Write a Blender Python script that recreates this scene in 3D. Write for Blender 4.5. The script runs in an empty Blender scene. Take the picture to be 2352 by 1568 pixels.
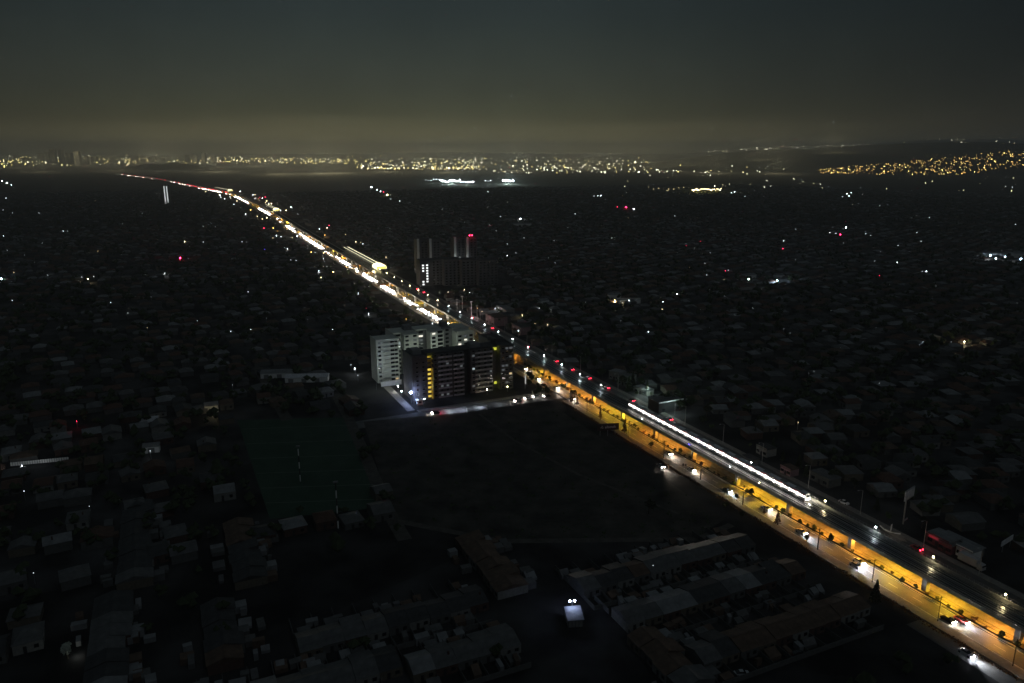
import bpy, math, random
import numpy as np
from mathutils import Vector, Matrix
random.seed(7); np.random.seed(7)
SC = bpy.context.scene
COL = SC.collection

# ---------------------------------------------------------------- camera
FPX, CAMH, YH = 1750.0, 140.0, 345.0           # focal length and horizon row for a 2352 px wide frame
PITCH = math.atan((784 - YH) / FPX)
cam_data = bpy.data.cameras.new('camera')
cam_data.sensor_width = 36.0
cam_data.lens = 36.0 * FPX / 2352.0
cam_data.clip_start = 1.0
cam_data.clip_end = 120000.0
cam = bpy.data.objects.new('camera', cam_data); COL.objects.link(cam)
cam.location = (0, 0, CAMH)
cam.rotation_euler = (math.pi / 2 - PITCH, 0, 0)
SC.camera = cam

# ---------------------------------------------------------------- night sky with the glow of the lit half of the city
world = bpy.data.worlds.new('World'); SC.world = world; world.use_nodes = True
wt = world.node_tree; wt.nodes.clear()
def wn(t, **kw):
    n = wt.nodes.new(t)
    for k, v in kw.items(): setattr(n, k, v)
    return n
def wmath(op, a, b=None, clamp=False):
    n = wn('ShaderNodeMath', operation=op); n.use_clamp = clamp
    for i, v in enumerate((a, b)):
        if v is None: continue
        if isinstance(v, (int, float)): n.inputs[i].default_value = v
        else: wt.links.new(v, n.inputs[i])
    return n.outputs[0]
tc = wn('ShaderNodeTexCoord'); sx = wn('ShaderNodeSeparateXYZ'); wt.links.new(tc.outputs['Generated'], sx.inputs[0])
el = wmath('MAXIMUM', sx.outputs[2], 0.0)
az = wmath('ARCTAN2', sx.outputs[0], sx.outputs[1])                  # 0 straight ahead, + to the right
ramp = wn('ShaderNodeValToRGB'); wt.links.new(wmath('POWER', el, 0.5), ramp.inputs[0])
cr = ramp.color_ramp; cr.interpolation = 'B_SPLINE'
def srgb(r, g, b):
    f = lambda c: (c / 255 / 12.92) if c / 255 <= 0.04045 else ((c / 255 + 0.055) / 1.055) ** 2.4
    return (f(r), f(g), f(b), 1)
stops = [(0.0, (176, 163, 100)), (0.08, (150, 140, 89)), (0.12, (112, 106, 70)), (0.155, (88, 84, 57)), (0.20, (78, 78, 57)), (0.27, (65, 69, 59)), (0.36, (51, 59, 56)), (0.42, (42, 51, 52)), (0.6, (45, 53, 56)), (1.0, (46, 54, 58))]
while len(cr.elements) < len(stops): cr.elements.new(0.5)
for e, (p, c) in zip(cr.elements, stops): e.position = p; e.color = srgb(*c)
# the glow stands over the lit quarter (a little left of straight ahead) and dies off to the sides
daz = wmath('SUBTRACT', az, -0.07)
right = wmath('MAXIMUM', daz, 0.0); left = wmath('MAXIMUM', wmath('MULTIPLY', daz, -1.0), 0.0)
fr = wmath('EXPONENT', wmath('MULTIPLY', wmath('POWER', wmath('DIVIDE', right, 0.42), 2.0), -1.0))
fl = wmath('EXPONENT', wmath('MULTIPLY', wmath('POWER', wmath('DIVIDE', left, 0.62), 2.0), -1.0))
fac = wmath('MULTIPLY', fr, fl)
dark = wn('ShaderNodeValToRGB'); wt.links.new(wmath('POWER', el, 0.5), dark.inputs[0])
dr = dark.color_ramp; dr.interpolation = 'B_SPLINE'
dstops = [(0.0, (52, 46, 36)), (0.2, (31, 31, 29)), (0.32, (22, 26, 27)), (0.42, (16, 22, 25)), (0.6, (34, 41, 45)), (1.0, (46, 54, 58))]
while len(dr.elements) < len(dstops): dr.elements.new(0.5)
for e, (p, c) in zip(dr.elements, dstops): e.position = p; e.color = srgb(*c)
noi = wn('ShaderNodeTexNoise'); noi.inputs['Scale'].default_value = 2.6; noi.inputs['Detail'].default_value = 3
wt.links.new(tc.outputs['Generated'], noi.inputs['Vector'])
fac2 = wmath('ADD', fac, wmath('MULTIPLY', wmath('SUBTRACT', noi.outputs[0], 0.5), 0.30), clamp=True)
mixc = wn('ShaderNodeMixRGB'); wt.links.new(fac2, mixc.inputs[0]); wt.links.new(dark.outputs[0], mixc.inputs[1]); wt.links.new(ramp.outputs[0], mixc.inputs[2])
sky = wn('ShaderNodeTexSky', sky_type='NISHITA'); sky.sun_disc = False
sky.sun_elevation = math.radians(-8); sky.sun_rotation = math.radians(250)
noi2 = wn('ShaderNodeTexNoise'); noi2.inputs['Scale'].default_value = 7.0; noi2.inputs['Detail'].default_value = 9; noi2.inputs['Roughness'].default_value = 0.7
wt.links.new(tc.outputs['Generated'], noi2.inputs['Vector'])
bg = wn('ShaderNodeBackground'); wt.links.new(mixc.outputs[0], bg.inputs[0]); wt.links.new(wmath('ADD', wmath('MULTIPLY', noi2.outputs[0], 0.42), 0.79), bg.inputs[1])
bg2 = wn('ShaderNodeBackground'); wt.links.new(sky.outputs[0], bg2.inputs[0]); bg2.inputs[1].default_value = 0.05
addw = wn('ShaderNodeAddShader'); wt.links.new(bg.outputs[0], addw.inputs[0]); wt.links.new(bg2.outputs[0], addw.inputs[1])
wo = wn('ShaderNodeOutputWorld'); wt.links.new(addw.outputs[0], wo.inputs[0])

# faint fill light from above, added so the roofs read
fill_sun_data = bpy.data.lights.new('fill_sun', 'SUN'); fill_sun_data.energy = 0.08; fill_sun_data.angle = math.radians(6); fill_sun_data.color = (0.80, 0.90, 1.0)
fill_sun = bpy.data.objects.new('fill_sun', fill_sun_data); COL.objects.link(fill_sun)
fill_sun.rotation_euler = (math.radians(48), 0, math.radians(35))

SC.view_settings.view_transform = 'Standard'; SC.view_settings.look = 'None'
SC.view_settings.exposure = 0.0; SC.view_settings.gamma = 1.0; SC.view_settings.use_curve_mapping = False
SC.render.engine = 'CYCLES'
cy = SC.cycles
cy.use_denoising = True
cy.max_bounces = 4; cy.diffuse_bounces = 2; cy.glossy_bounces = 2; cy.transmission_bounces = 2; cy.volume_bounces = 0
cy.transparent_max_bounces = 4
cy.use_adaptive_sampling = False
cy.sample_clamp_indirect = 3.0
cy.sample_clamp_direct = 60.0
cy.use_light_tree = True
cy.filter_width = 1.5
cy.caustics_reflective = False; cy.caustics_refractive = False

# ---------------------------------------------------------------- frames: (s, t) runs along / across the avenue
cp, sp = math.cos(PITCH), math.sin(PITCH)
def at(x, y, z=0.0):
    """World x, y of the spot at height z that a 2352 px wide print of the place shows at (x, y)."""
    a = (x - 1176) / FPX; b = (y - 784) / FPX
    k = (z - CAMH) / (-sp - b * cp)
    return a * k, (cp - b * sp) * k
JX, JY = 148.06, 194.97
DX, DY = -0.42012, 0.90747
RX, RY = DY, -DX
TH = math.atan2(RY, RX)
CURVE = [(-2000, 0), (500, 0), (900, 5), (1244, 12), (1600, 22), (1900, 24), (2583, 14), (3026, -45), (3852, -145), (5125, -380), (6500, -700)]
def centre(s):
    if s <= 500: return 0.0
    for i in range(len(CURVE) - 1):
        (a, u), (b, v) = CURVE[i], CURVE[i + 1]
        if s <= b:
            k = (s - a) / (b - a)
            m0 = (v - CURVE[i - 1][1]) / (b - CURVE[i - 1][0]) if i > 0 else 0
            m1 = (CURVE[i + 2][1] - u) / (CURVE[i + 2][0] - a) if i + 2 < len(CURVE) else (v - u) / (b - a)
            if i == 1: m0 = 0
            h = b - a
            return (2*k**3-3*k**2+1)*u + (k**3-2*k**2+k)*h*m0 + (-2*k**3+3*k**2)*v + (k**3-k**2)*h*m1
    return CURVE[-1][1]
def W(s, t, z=0.0):
    return Vector((JX + DX * s + RX * t, JY + DY * s + RY * t, z))
def WP(s, t, z=0.0):
    """Like W, but t counts from the avenue's bending centre line."""
    c = centre(s)
    return W(s, t + c, z)
def heading(s):
    a, b = WP(s - 5, 0), WP(s + 5, 0)
    d = b - a
    return math.atan2(d.y, d.x) - math.pi / 2       # rotation that turns local +Y along the avenue
def stof(x, y):
    x -= JX; y -= JY
    return x * DX + y * DY, x * RX + y * RY

# ---------------------------------------------------------------- materials
MATS = {}
def mat(name, col, rough=0.85, metal=0.0, var=0.25, scale=1.0, spec=0.3, col2=None, bump=0.0, dist=None):
    if name in MATS: return MATS[name]
    m = bpy.data.materials.new(name); m.use_nodes = True; nt = m.node_tree; b = nt.nodes['Principled BSDF']
    b.inputs['Roughness'].default_value = rough; b.inputs['Metallic'].default_value = metal
    b.inputs['Specular IOR Level'].default_value = spec
    t = nt.nodes.new('ShaderNodeTexCoord'); n = nt.nodes.new('ShaderNodeTexNoise')
    n.inputs['Scale'].default_value = scale; n.inputs['Detail'].default_value = 6; n.inputs['Roughness'].default_value = 0.65
    nt.links.new(t.outputs['Object'], n.inputs['Vector'])
    r = nt.nodes.new('ShaderNodeValToRGB'); nt.links.new(n.outputs[0], r.inputs[0])
    c2 = col2 or tuple(c * (1 + var) for c in col)
    c1 = tuple(c * (1 - var) for c in col) if col2 is None else col
    r.color_ramp.elements[0].position = 0.32; r.color_ramp.elements[0].color = (*c1, 1)
    r.color_ramp.elements[1].position = 0.68; r.color_ramp.elements[1].color = (*c2, 1)
    nt.links.new(r.outputs[0], b.inputs['Base Color'])
    if bump:
        bp = nt.nodes.new('ShaderNodeBump'); bp.inputs['Strength'].default_value = bump
        nt.links.new(n.outputs[0], bp.inputs['Height']); nt.links.new(bp.outputs[0], b.inputs['Normal'])
    MATS[name] = m; return m
def emit(name, col, strength, light=False, base=(0.05, 0.05, 0.05)):
    if name in MATS: return MATS[name]
    m = bpy.data.materials.new(name); m.use_nodes = True; b = m.node_tree.nodes['Principled BSDF']
    b.inputs['Base Color'].default_value = (*base, 1)
    b.inputs['Emission Color'].default_value = (*col, 1); b.inputs['Emission Strength'].default_value = strength
    if not light: m.cycles.emission_sampling = 'NONE'
    MATS[name] = m; return m

M_asphalt = mat('asphalt', (0.045, 0.043, 0.042), 0.62, scale=0.22, spec=0.4, col2=(0.095,0.09,0.085))
M_pave = mat('paving', (0.19, 0.175, 0.155), 0.85, var=0.25, scale=0.6)
M_median = mat('median_earth', (0.085, 0.072, 0.045), 0.95, scale=0.30, col2=(0.30, 0.25, 0.17))
M_kerb = mat('kerb_concrete', (0.34, 0.33, 0.31), 0.9, scale=2)
M_conc = mat('concrete', (0.36, 0.35, 0.33), 0.8, var=0.2, scale=0.8)
M_conc_dark = mat('weathered_concrete', (0.17, 0.17, 0.165), 0.75, var=0.3, scale=0.7)
M_rail = mat('rail_steel', (0.75, 0.75, 0.72), 0.33, 1.0, var=0.1, scale=3)
M_bed = mat('track_bed', (0.022, 0.026, 0.024), 0.7, var=0.45, scale=0.8, spec=0.12)
M_field = mat('field_earth', (0.022, 0.021, 0.02), 1.0, scale=0.09, col2=(0.075, 0.070, 0.06), spec=0.1)
M_turf = mat('sports_turf', (0.028, 0.055, 0.036), 1.0, scale=0.08, col2=(0.045, 0.08, 0.055), spec=0.1)
M_mark = mat('road_paint', (0.62, 0.62, 0.58), 0.7, scale=3)
M_metal = mat('galvanised_steel', (0.38, 0.39, 0.40), 0.45, 0.7, scale=3)
M_black = mat('black_plastic', (0.02, 0.02, 0.022), 0.5, scale=3)
M_wood = mat('timber_pole', (0.06, 0.045, 0.035), 0.9, scale=2)
M_cable = mat('black_cable', (0.012, 0.011, 0.010), 0.7, scale=2)
M_tyre = mat('tyre_rubber', (0.02, 0.02, 0.02), 0.9)
M_glass = mat('dark_glass', (0.012, 0.014, 0.016), 0.12, spec=0.6, var=0.1)
M_leaf = mat('leaf_green', (0.028, 0.05, 0.018), 0.8, scale=0.8, col2=(0.065, 0.095, 0.035), spec=0.2)
M_leaf_dark = mat('leaf_dark', (0.02, 0.032, 0.014), 0.85, scale=0.6, col2=(0.045, 0.06, 0.026), spec=0.2)
M_leaf_red = mat('leaf_reddish', (0.07, 0.035, 0.02), 0.85, scale=0.8, col2=(0.10, 0.06, 0.03), spec=0.2)
M_trunk = mat('bark', (0.06, 0.045, 0.033), 0.95, scale=3)
M_white = mat('white_paint', (0.72, 0.72, 0.70), 0.6, var=0.08, scale=0.6)
M_cream = mat('cream_render', (0.50, 0.51, 0.46), 0.85, var=0.10, scale=0.25)
M_brickish = mat('dark_render', (0.075, 0.068, 0.068), 0.9, var=0.18, scale=0.3)
M_grey = mat('grey_render', (0.20, 0.20, 0.20), 0.9, var=0.15, scale=0.3)
M_ochre = mat('ochre_render', (0.55, 0.42, 0.10), 0.85, var=0.1, scale=0.3)
M_roofslab = mat('roof_felt', (0.06, 0.06, 0.062), 0.95, scale=0.5)
ROOFS = [mat('grey_sheet_roof', (0.088, 0.088, 0.088), 0.6, var=0.35, scale=0.35),
         mat('pale_sheet_roof', (0.163, 0.167, 0.170), 0.6, var=0.3, scale=0.3),
         mat('dark_sheet_roof', (0.041, 0.041, 0.042), 0.7, var=0.4, scale=0.4),
         mat('rusty_sheet_roof', (0.088, 0.058, 0.041), 0.8, var=0.4, scale=0.4),
         mat('clay_tile_roof', (0.082, 0.044, 0.031), 0.85, var=0.3, scale=0.5)]
ROOFWORD = ['grey sheet', 'pale sheet', 'dark sheet', 'rusty sheet', 'clay tile']
WALLS = [mat('plaster_grey', (0.088, 0.088, 0.085), 0.9), mat('plaster_tan', (0.110, 0.094, 0.072), 0.9), mat('brick_wall', (0.072, 0.041, 0.033), 0.9), mat('plaster_pale', (0.176, 0.176, 0.165), 0.9)]
WALLWORD = ['grey', 'tan', 'brick', 'pale']
E_white = emit('lamp_white', (0.80, 0.92, 1.0), 60)
E_cool = emit('lamp_cool', (0.55, 0.75, 1.0), 60)
E_warm = emit('lamp_warm', (1.0, 0.78, 0.42), 50)
E_sod = emit('lamp_sodium', (1.0, 0.50, 0.10), 40)
E_red = emit('lamp_red', (1.0, 0.02, 0.08), 30)
E_blue = emit('lamp_blue', (0.08, 0.06, 1.0), 25)
E_head = emit('headlamp', (1.0, 0.90, 0.78), 260)
E_head_cool = emit('headlamp_cool', (0.82, 0.90, 1.0), 260)
E_tail = emit('tail_lamp', (1.0, 0.02, 0.05), 30)
E_win = emit('lit_window_pane', (1.0, 0.95, 0.80), 1.1)
E_win_dim = emit('dim_window_pane', (0.8, 0.9, 0.95), 0.10)
E_train = emit('train_window_light', (1.0, 0.93, 0.84), 7, light=True)
E_yellow = emit('stairwell_light', (0.90, 0.66, 0.10), 0.9)

# ---------------------------------------------------------------- mesh helpers
class MB:
    def __init__(s): s.v = []; s.f = []
    def add(s, vs, fs):
        n = len(s.v); s.v += [tuple(v) for v in vs]; s.f += [tuple(i + n for i in f) for f in fs]; return s
    def box(s, x0, x1, y0, y1, z0, z1):
        return s.add([(x0,y0,z0),(x1,y0,z0),(x1,y1,z0),(x0,y1,z0),(x0,y0,z1),(x1,y0,z1),(x1,y1,z1),(x0,y1,z1)],
                     [(0,3,2,1),(4,5,6,7),(0,1,5,4),(1,2,6,5),(2,3,7,6),(3,0,4,7)])
    def tube(s, pts, r, n=6, r2=None):
        pts = [Vector(p) for p in pts]; rings = []
        for i, p in enumerate(pts):
            d = (pts[min(i+1, len(pts)-1)] - pts[max(i-1, 0)]).normalized()
            a = d.orthogonal().normalized(); b = d.cross(a)
            rr = r if r2 is None else r + (r2 - r) * i / (len(pts) - 1)
            rings.append([p + (a*math.cos(2*math.pi*k/n) + b*math.sin(2*math.pi*k/n))*rr for k in range(n)])
        vs = [v for q in rings for v in q]; fs = []
        for i in range(len(rings)-1):
            for k in range(n):
                fs.append((i*n+k, i*n+(k+1)%n, (i+1)*n+(k+1)%n, (i+1)*n+k))
        fs.append(tuple(range(n))[::-1]); fs.append(tuple((len(rings)-1)*n+k for k in range(n)))
        return s.add(vs, fs)
    def octa(s, c, rx, rz=None):
        rz = rz or rx; x, y, z = c
        return s.add([(x+rx,y,z),(x-rx,y,z),(x,y+rx,z),(x,y-rx,z),(x,y,z+rz),(x,y,z-rz)],
                     [(0,2,4),(2,1,4),(1,3,4),(3,0,4),(2,0,5),(1,2,5),(3,1,5),(0,3,5)])
    def ball(s, c, r, n=8, m=5):
        x, y, z = c; vs = [(x, y, z-r)]
        for j in range(1, m):
            a = -math.pi/2 + math.pi*j/m
            for k in range(n): vs.append((x+r*math.cos(a)*math.cos(2*math.pi*k/n), y+r*math.cos(a)*math.sin(2*math.pi*k/n), z+r*math.sin(a)))
        vs.append((x, y, z+r)); fs = []
        for k in range(n): fs.append((0, 1+(k+1)%n, 1+k))
        for j in range(m-2):
            for k in range(n): fs.append((1+j*n+k, 1+j*n+(k+1)%n, 1+(j+1)*n+(k+1)%n, 1+(j+1)*n+k))
        for k in range(n): fs.append((1+(m-2)*n+k, 1+(m-2)*n+(k+1)%n, len(vs)-1))
        return s.add(vs, fs)
    def mesh(s, name):
        me = bpy.data.meshes.new(name); me.from_pydata(s.v, [], s.f); me.update(); return me
def obj(name, data, m=None, parent=None, loc=None, rz=0.0):
    if isinstance(data, MB): data = data.mesh(name)
    if m is not None and len(data.materials) == 0: data.materials.append(m)
    o = bpy.data.objects.new(name, data); COL.objects.link(o)
    if parent: o.parent = parent
    if loc is not None: o.location = loc
    if rz: o.rotation_euler.z = rz
    return o
def tag(o, label=None, cat=None, group=None, kind=None):
    if label: o['label'] = label
    if cat: o['category'] = cat
    if group: o['group'] = group
    if kind: o['kind'] = kind
    return o
def thing(name, label, cat, loc=(0,0,0), rz=0.0, group=None):
    o = bpy.data.objects.new(name, None); COL.objects.link(o); o.location = loc; o.rotation_euler.z = rz
    o.empty_display_size = 0.5
    return tag(o, label, cat, group)
def copy_tree(o, parent=None):
    c = o.copy(); COL.objects.link(c)
    if parent: c.parent = parent
    for ch in o.children: copy_tree(ch, c)
    return c
def lamp(parent, loc, col, watts, kind='POINT', radius=0.25, rot=None, cone=None, blend=0.6):
    d = bpy.data.lights.new('lamp_light', kind); d.energy = watts; d.color = col; d.shadow_soft_size = radius
    if kind == 'SPOT': d.spot_size = math.radians(cone or 120); d.spot_blend = blend
    o = bpy.data.objects.new('lamp_light', d); COL.objects.link(o)
    if parent: o.parent = parent
    o.location = loc
    if rot: o.rotation_euler = rot
    return o
ORD = ['first','second','third','fourth','fifth','sixth','seventh','eighth','ninth','tenth','eleventh','twelfth','thirteenth','fourteenth','fifteenth','sixteenth','seventeenth','eighteenth','nineteenth','twentieth']

# ================================================================ SETTING
# ---- ground sheet
gb = MB(); R_ = 45000
gb.add([(-R_, -3000, 0), (R_, -3000, 0), (R_, R_, 0), (-R_, R_, 0)], [(0,1,2,3)])
mg = bpy.data.materials.new('ground_mix'); mg.use_nodes = True; nt = mg.node_tree; b = nt.nodes['Principled BSDF']
b.inputs['Roughness'].default_value = 0.95; b.inputs['Specular IOR Level'].default_value = 0.1
t = nt.nodes.new('ShaderNodeTexCoord')
n1 = nt.nodes.new('ShaderNodeTexNoise'); n1.inputs['Scale'].default_value = 0.045; n1.inputs['Detail'].default_value = 8
n2 = nt.nodes.new('ShaderNodeTexVoronoi'); n2.inputs['Scale'].default_value = 0.012
nt.links.new(t.outputs['Object'], n1.inputs['Vector']); nt.links.new(t.outputs['Object'], n2.inputs['Vector'])
r1 = nt.nodes.new('ShaderNodeValToRGB'); nt.links.new(n1.outputs[0], r1.inputs[0])
r1.color_ramp.elements[0].position = 0.4; r1.color_ramp.elements[0].color = (0.014, 0.014, 0.015, 1)
r1.color_ramp.elements[1].position = 0.66; r1.color_ramp.elements[1].color = (0.062, 0.060, 0.060, 1)
r2 = nt.nodes.new('ShaderNodeValToRGB'); nt.links.new(n2.outputs['Color'], r2.inputs[0])
r2.color_ramp.elements[0].color = (0.55, 0.55, 0.55, 1); r2.color_ramp.elements[1].color = (1.4, 1.4, 1.4, 1)
mx = nt.nodes.new('ShaderNodeMixRGB'); mx.blend_type = 'MULTIPLY'; mx.inputs[0].default_value = 1
nt.links.new(r1.outputs[0], mx.inputs[1]); nt.links.new(r2.outputs[0], mx.inputs[2]); nt.links.new(mx.outputs[0], b.inputs['Base Color'])
tag(obj('ground', gb, mg, loc=(0,0,-0.02)), kind='structure')

def samples(s0, s1):
    out = [s0]; s = s0
    while s < s1:
        s = min(s1, s + (30 if s < 500 else 60)); out.append(s)
    return out
def ribbon(name, s0, s1, t0, t1, z0, z1, m, kind='structure', parent=None, path=True):
    mb = MB(); P = WP if path else W; ss = samples(s0, s1)
    vs = []
    for s in ss: vs += [P(s,t0,z0), P(s,t1,z0), P(s,t1,z1), P(s,t0,z1)]
    fs = []
    for i in range(len(ss)-1):
        a = 4*i; c = a+4
        fs += [(a+3,a+2,c+2,c+3), (a+2,a+1,c+1,c+2), (a,a+3,c+3,c), (a+1,a,c,c+1)]
    fs += [(0,1,2,3), (4*len(ss)-1,4*len(ss)-2,4*len(ss)-3,4*len(ss)-4)]
    mb.add(vs, fs)
    o = obj(name, mb, m, parent)
    if kind: o['kind'] = kind
    return o
S0, S1 = -120, 6200
ribbon('carriageway', S0, S1, -10.6, -3.2, -0.1, 0.0, M_asphalt)                      # towards the camera
ribbon('carriageway', S0, S1, 8.0, 17.2, -0.1, 0.0, M_asphalt)                        # away from the camera
ribbon('service_road', S0, 700, 18.6, 24.2, -0.1, 0.004, M_asphalt)
ribbon('service_road', S0, 20, -21.6, -15.2, -0.1, 0.004, M_asphalt)
ribbon('median', S0, S1, -2.9, 7.7, -0.1, 0.12, M_median)
ribbon('median_path', S0, 900, 1.9, 3.9, 0.0, 0.14, M_pave)
ribbon('kerb', S0, 1500, -3.2, -2.9, -0.1, 0.16, M_kerb)
ribbon('kerb', S0, 1500, 7.7, 8.0, -0.1, 0.16, M_kerb)
ribbon('kerb', S0, 1500, -10.9, -10.6, -0.1, 0.15, M_kerb)
ribbon('kerb', S0, 700, 17.2, 17.45, -0.1, 0.15, M_kerb)
ribbon('pavement', S0, 252, -14.6, -10.9, -0.1, 0.12, M_pave)
ribbon('pavement', 272, 2500, -14.6, -10.9, -0.1, 0.12, M_pave)
ribbon('verge', S0, 700, 17.45, 18.6, -0.1, 0.12, M_field)
ribbon('pavement', S0, 900, 24.2, 27.2, -0.1, 0.12, M_pave)
# side street past the apartment blocks, the gated drive and the lane behind the field
ribbon('side_street', 256.5, 268, -150, -14.6, -0.1, 0.004, mat('worn_asphalt', (0.085, 0.085, 0.085), 0.75, var=0.3, scale=0.3), path=False)
ribbon('side_street', 256.5, 268, -14.6, -10.6, -0.1, 0.004, M_asphalt, path=False)
ribbon('kerb', 268, 268.3, -96, -16, -0.1, 0.15, M_kerb, path=False)
ribbon('pavement', 268.3, 271.5, -96, -16, -0.1, 0.12, M_pave, path=False)
ribbon('driveway', 272, 330, -101, -96.5, -0.1, 0.03, M_pave, path=False)
# lane markings as sheets 8 mm over the asphalt
mm = MB()
for s in range(-100, 420, 9):
    for tt in (-6.9, 11.0, 14.1):
        q = [W(s,tt-.07,0.009), W(s,tt+.07,0.009), W(s+3.5,tt+.07,0.009), W(s+3.5,tt-.07,0.009)]
        mm.add(q, [(0,1,2,3)])
for tt in (-10.3, -3.5, 8.3, 16.9):
    mm.add([W(-120,tt-.06,0.009), W(-120,tt+.06,0.009), W(480,tt+.06,0.009), W(480,tt-.06,0.009)], [(0,1,2,3)])
for k in range(8):
    mm.add([W(48.5,-10.2+k*.88,0.013), W(48.5,-9.8+k*.88,0.013), W(52,-9.8+k*.88,0.013), W(52,-10.2+k*.88,0.013)], [(0,1,2,3)])
tag(obj('road_markings', mm, M_mark), kind='structure')

def poly_sheet(name, pts, z, m, uneven=0.0):
    mb = MB(); c = sum((Vector(p) for p in pts), Vector((0,0)))/len(pts)
    if not uneven:
        mb.add([(p[0],p[1],z) for p in pts], [tuple(range(len(pts)))])
    return tag(obj(name, mb, m), kind='structure')
FIELD = [at(*p) for p in [(835,968),(1240,930),(1275,935),(1665,1192),(1600,1235),(1150,1240),(905,1195)]]
def ccw(p):
    a = sum(p[i][0]*p[(i+1)%len(p)][1]-p[(i+1)%len(p)][0]*p[i][1] for i in range(len(p)))
    return p if a > 0 else p[::-1]
poly_sheet('empty_field', ccw(FIELD), 0.012, M_field)
COURTS = [at(*p) for p in [(545,965),(800,958),(880,1165),(620,1192)]]
poly_sheet('sports_ground', ccw(COURTS), 0.016, M_turf)
def track(name, pts, w, z, m):
    mb=MB(); pts=[Vector(at(*p)) for p in pts]; vs=[]
    for i,p in enumerate(pts):
        d=(pts[min(i+1,len(pts)-1)]-pts[max(0,i-1)]).normalized(); n_=Vector((-d.y,d.x))*w/2
        vs+=[(p.x-n_.x,p.y-n_.y,z),(p.x+n_.x,p.y+n_.y,z)]
    mb.add(vs,[(2*i+1,2*i,2*i+2,2*i+3) for i in range(len(pts)-1)]); return tag(obj(name,mb,m),kind='structure')
M_track=mat('dirt_track',(.075,.07,.062),1.0,var=.35,scale=.3,spec=.1)
track('dirt_path',[(770,905),(800,958),(845,1060),(890,1170),(930,1240)],5.5,.02,M_track)
track('dirt_path',[(905,1195),(1150,1243),(1400,1240),(1600,1238),(1680,1205)],3.2,.024,M_track)
track('dirt_path',[(1100,950),(1180,1010),(1330,1090),(1560,1180)],1.6,.028,M_track)
track('lane',[(585,830),(625,905),(660,965)],6,.03,M_track)
for k in range(6):
    y=985+k*34; track('pitch_line',[(556+k*11,y),(806+k*13,y-9)],.25,.03,mat('faint_line',(.16,.18,.16),.9))
def inside(p, poly):
    x, y = p; r = False; n = len(poly)
    for i in range(n):
        x1,y1 = poly[i]; x2,y2 = poly[(i+1)%n]
        if (y1>y)!=(y2>y) and x < (x2-x1)*(y-y1)/(y2-y1)+x1: r = not r
    return r

# ---- hills: a lit slope on the right, a low hump on the left, a far range
def hill(name, cx, cy_, rx, ry, h, n=28, seed=1, rot=0.0):
    rnd = np.random.RandomState(seed); vs = []; fs = []
    ph = rnd.rand(6)*6.28
    for i in range(n+1):
        for j in range(n+1):
            u = -1+2*i/n; v = -1+2*j/n; r2 = u*u+v*v
            z = h*max(0, (1-r2))**1.4*(0.82+0.14*math.sin(5*u+ph[0])*math.cos(4*v+ph[1])+0.07*math.sin(13*u+ph[2]+3*v))
            x = u*rx; y = v*ry
            vs.append((x*math.cos(rot)-y*math.sin(rot), x*math.sin(rot)+y*math.cos(rot), z-0.5))
    for i in range(n):
        for j in range(n): a=i*(n+1)+j; fs.append((a,a+n+1,a+n+2,a+1))
    o = obj(name, MB().add(vs,fs), M_hill, loc=(cx,cy_,0)); tag(o, kind='structure')
    o.data.update(); return o, (cx,cy_,rx,ry,h,ph,rot)
M_hill = mat('hill_scrub', (0.018,0.018,0.018), 1.0, scale=0.004, col2=(0.035,0.034,0.03), spec=0.0)
hx, hy = at(2330, 372)[0]*0.52, 6900
HILL, HP = hill('hillside', 3700, 6900, 3000, 2300, 230, seed=3)
def hill_z(x, y, P):
    cx,cy_,rx,ry,h,ph,rot = P
    u=(x-cx)/rx; v=(y-cy_)/ry; r2=u*u+v*v
    return h*max(0,(1-r2))**1.4*(0.82+0.14*math.sin(5*u+ph[0])*math.cos(4*v+ph[1])+0.07*math.sin(13*u+ph[2]+3*v))-0.5
_, HP2 = hill('far_range', 7600, 13000, 7200, 3200, 330, seed=5)
_, HP3 = hill('low_hill', at(290, 392)[0], at(290, 392)[1]+600, 330, 500, 55, seed=8)
_, HP4 = hill('far_rise', -1500, 19000, 9500, 4500, 105, seed=11)

# ================================================================ VIADUCT
PSP = 30.15
ZB, ZD, ZT = 6.3, 7.5, 8.5                       # soffit, track bed, parapet top
via = thing('metro_viaduct', 'long concrete metro viaduct on single piers running down the avenue median', 'viaduct')
span = MB()                                       # box girder span, local Y along the track from 0 to PSP
prof = [(-1.9,ZB-1.0),(1.9,ZB-1.0),(2.6,ZB),(4.95,ZB+.8),(4.95,ZD-.35),(-4.95,ZD-.35),(-4.95,ZB+.8),(-2.6,ZB)]
n = len(prof); y1 = PSP-0.05
span.add([(x,0.05,z) for x,z in prof]+[(x,y1,z) for x,z in prof], [(k,(k+1)%n,(k+1)%n+n,k+n) for k in range(n)][::1]+[tuple(range(n)), tuple(range(n,2*n))[::-1]])
span_me = span.mesh('deck_span'); span_me.materials.append(M_conc_dark)
bed_me = MB().box(-4.6,4.6,0.02,PSP-0.02,ZD-.349,ZD).mesh('track_bed'); bed_me.materials.append(M_bed)
pp_me = MB()
for k in range(10): pp_me.box(-0.13,0.13,k*PSP/10+0.04,(k+1)*PSP/10-0.04,ZB+.78,ZT)
pp_me = pp_me.mesh('parapet'); pp_me.materials.append(M_conc)
pier = MB()
def ring(w, d, z): return [(-w,-d,z),(w,-d,z),(w,d,z),(-w,d,z)]
rg = [ring(.9,.8,-.1), ring(.9,.8,4.7), ring(1.75,.9,ZB-1.02)]
pier.add([v for r in rg for v in r], [(a*4+k,a*4+(k+1)%4,a*4+4+(k+1)%4,a*4+4+k) for a in range(2) for k in range(4)]+[(8,9,10,11)])
pier_me = pier.mesh('pier'); pier_me.materials.append(M_conc)
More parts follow.
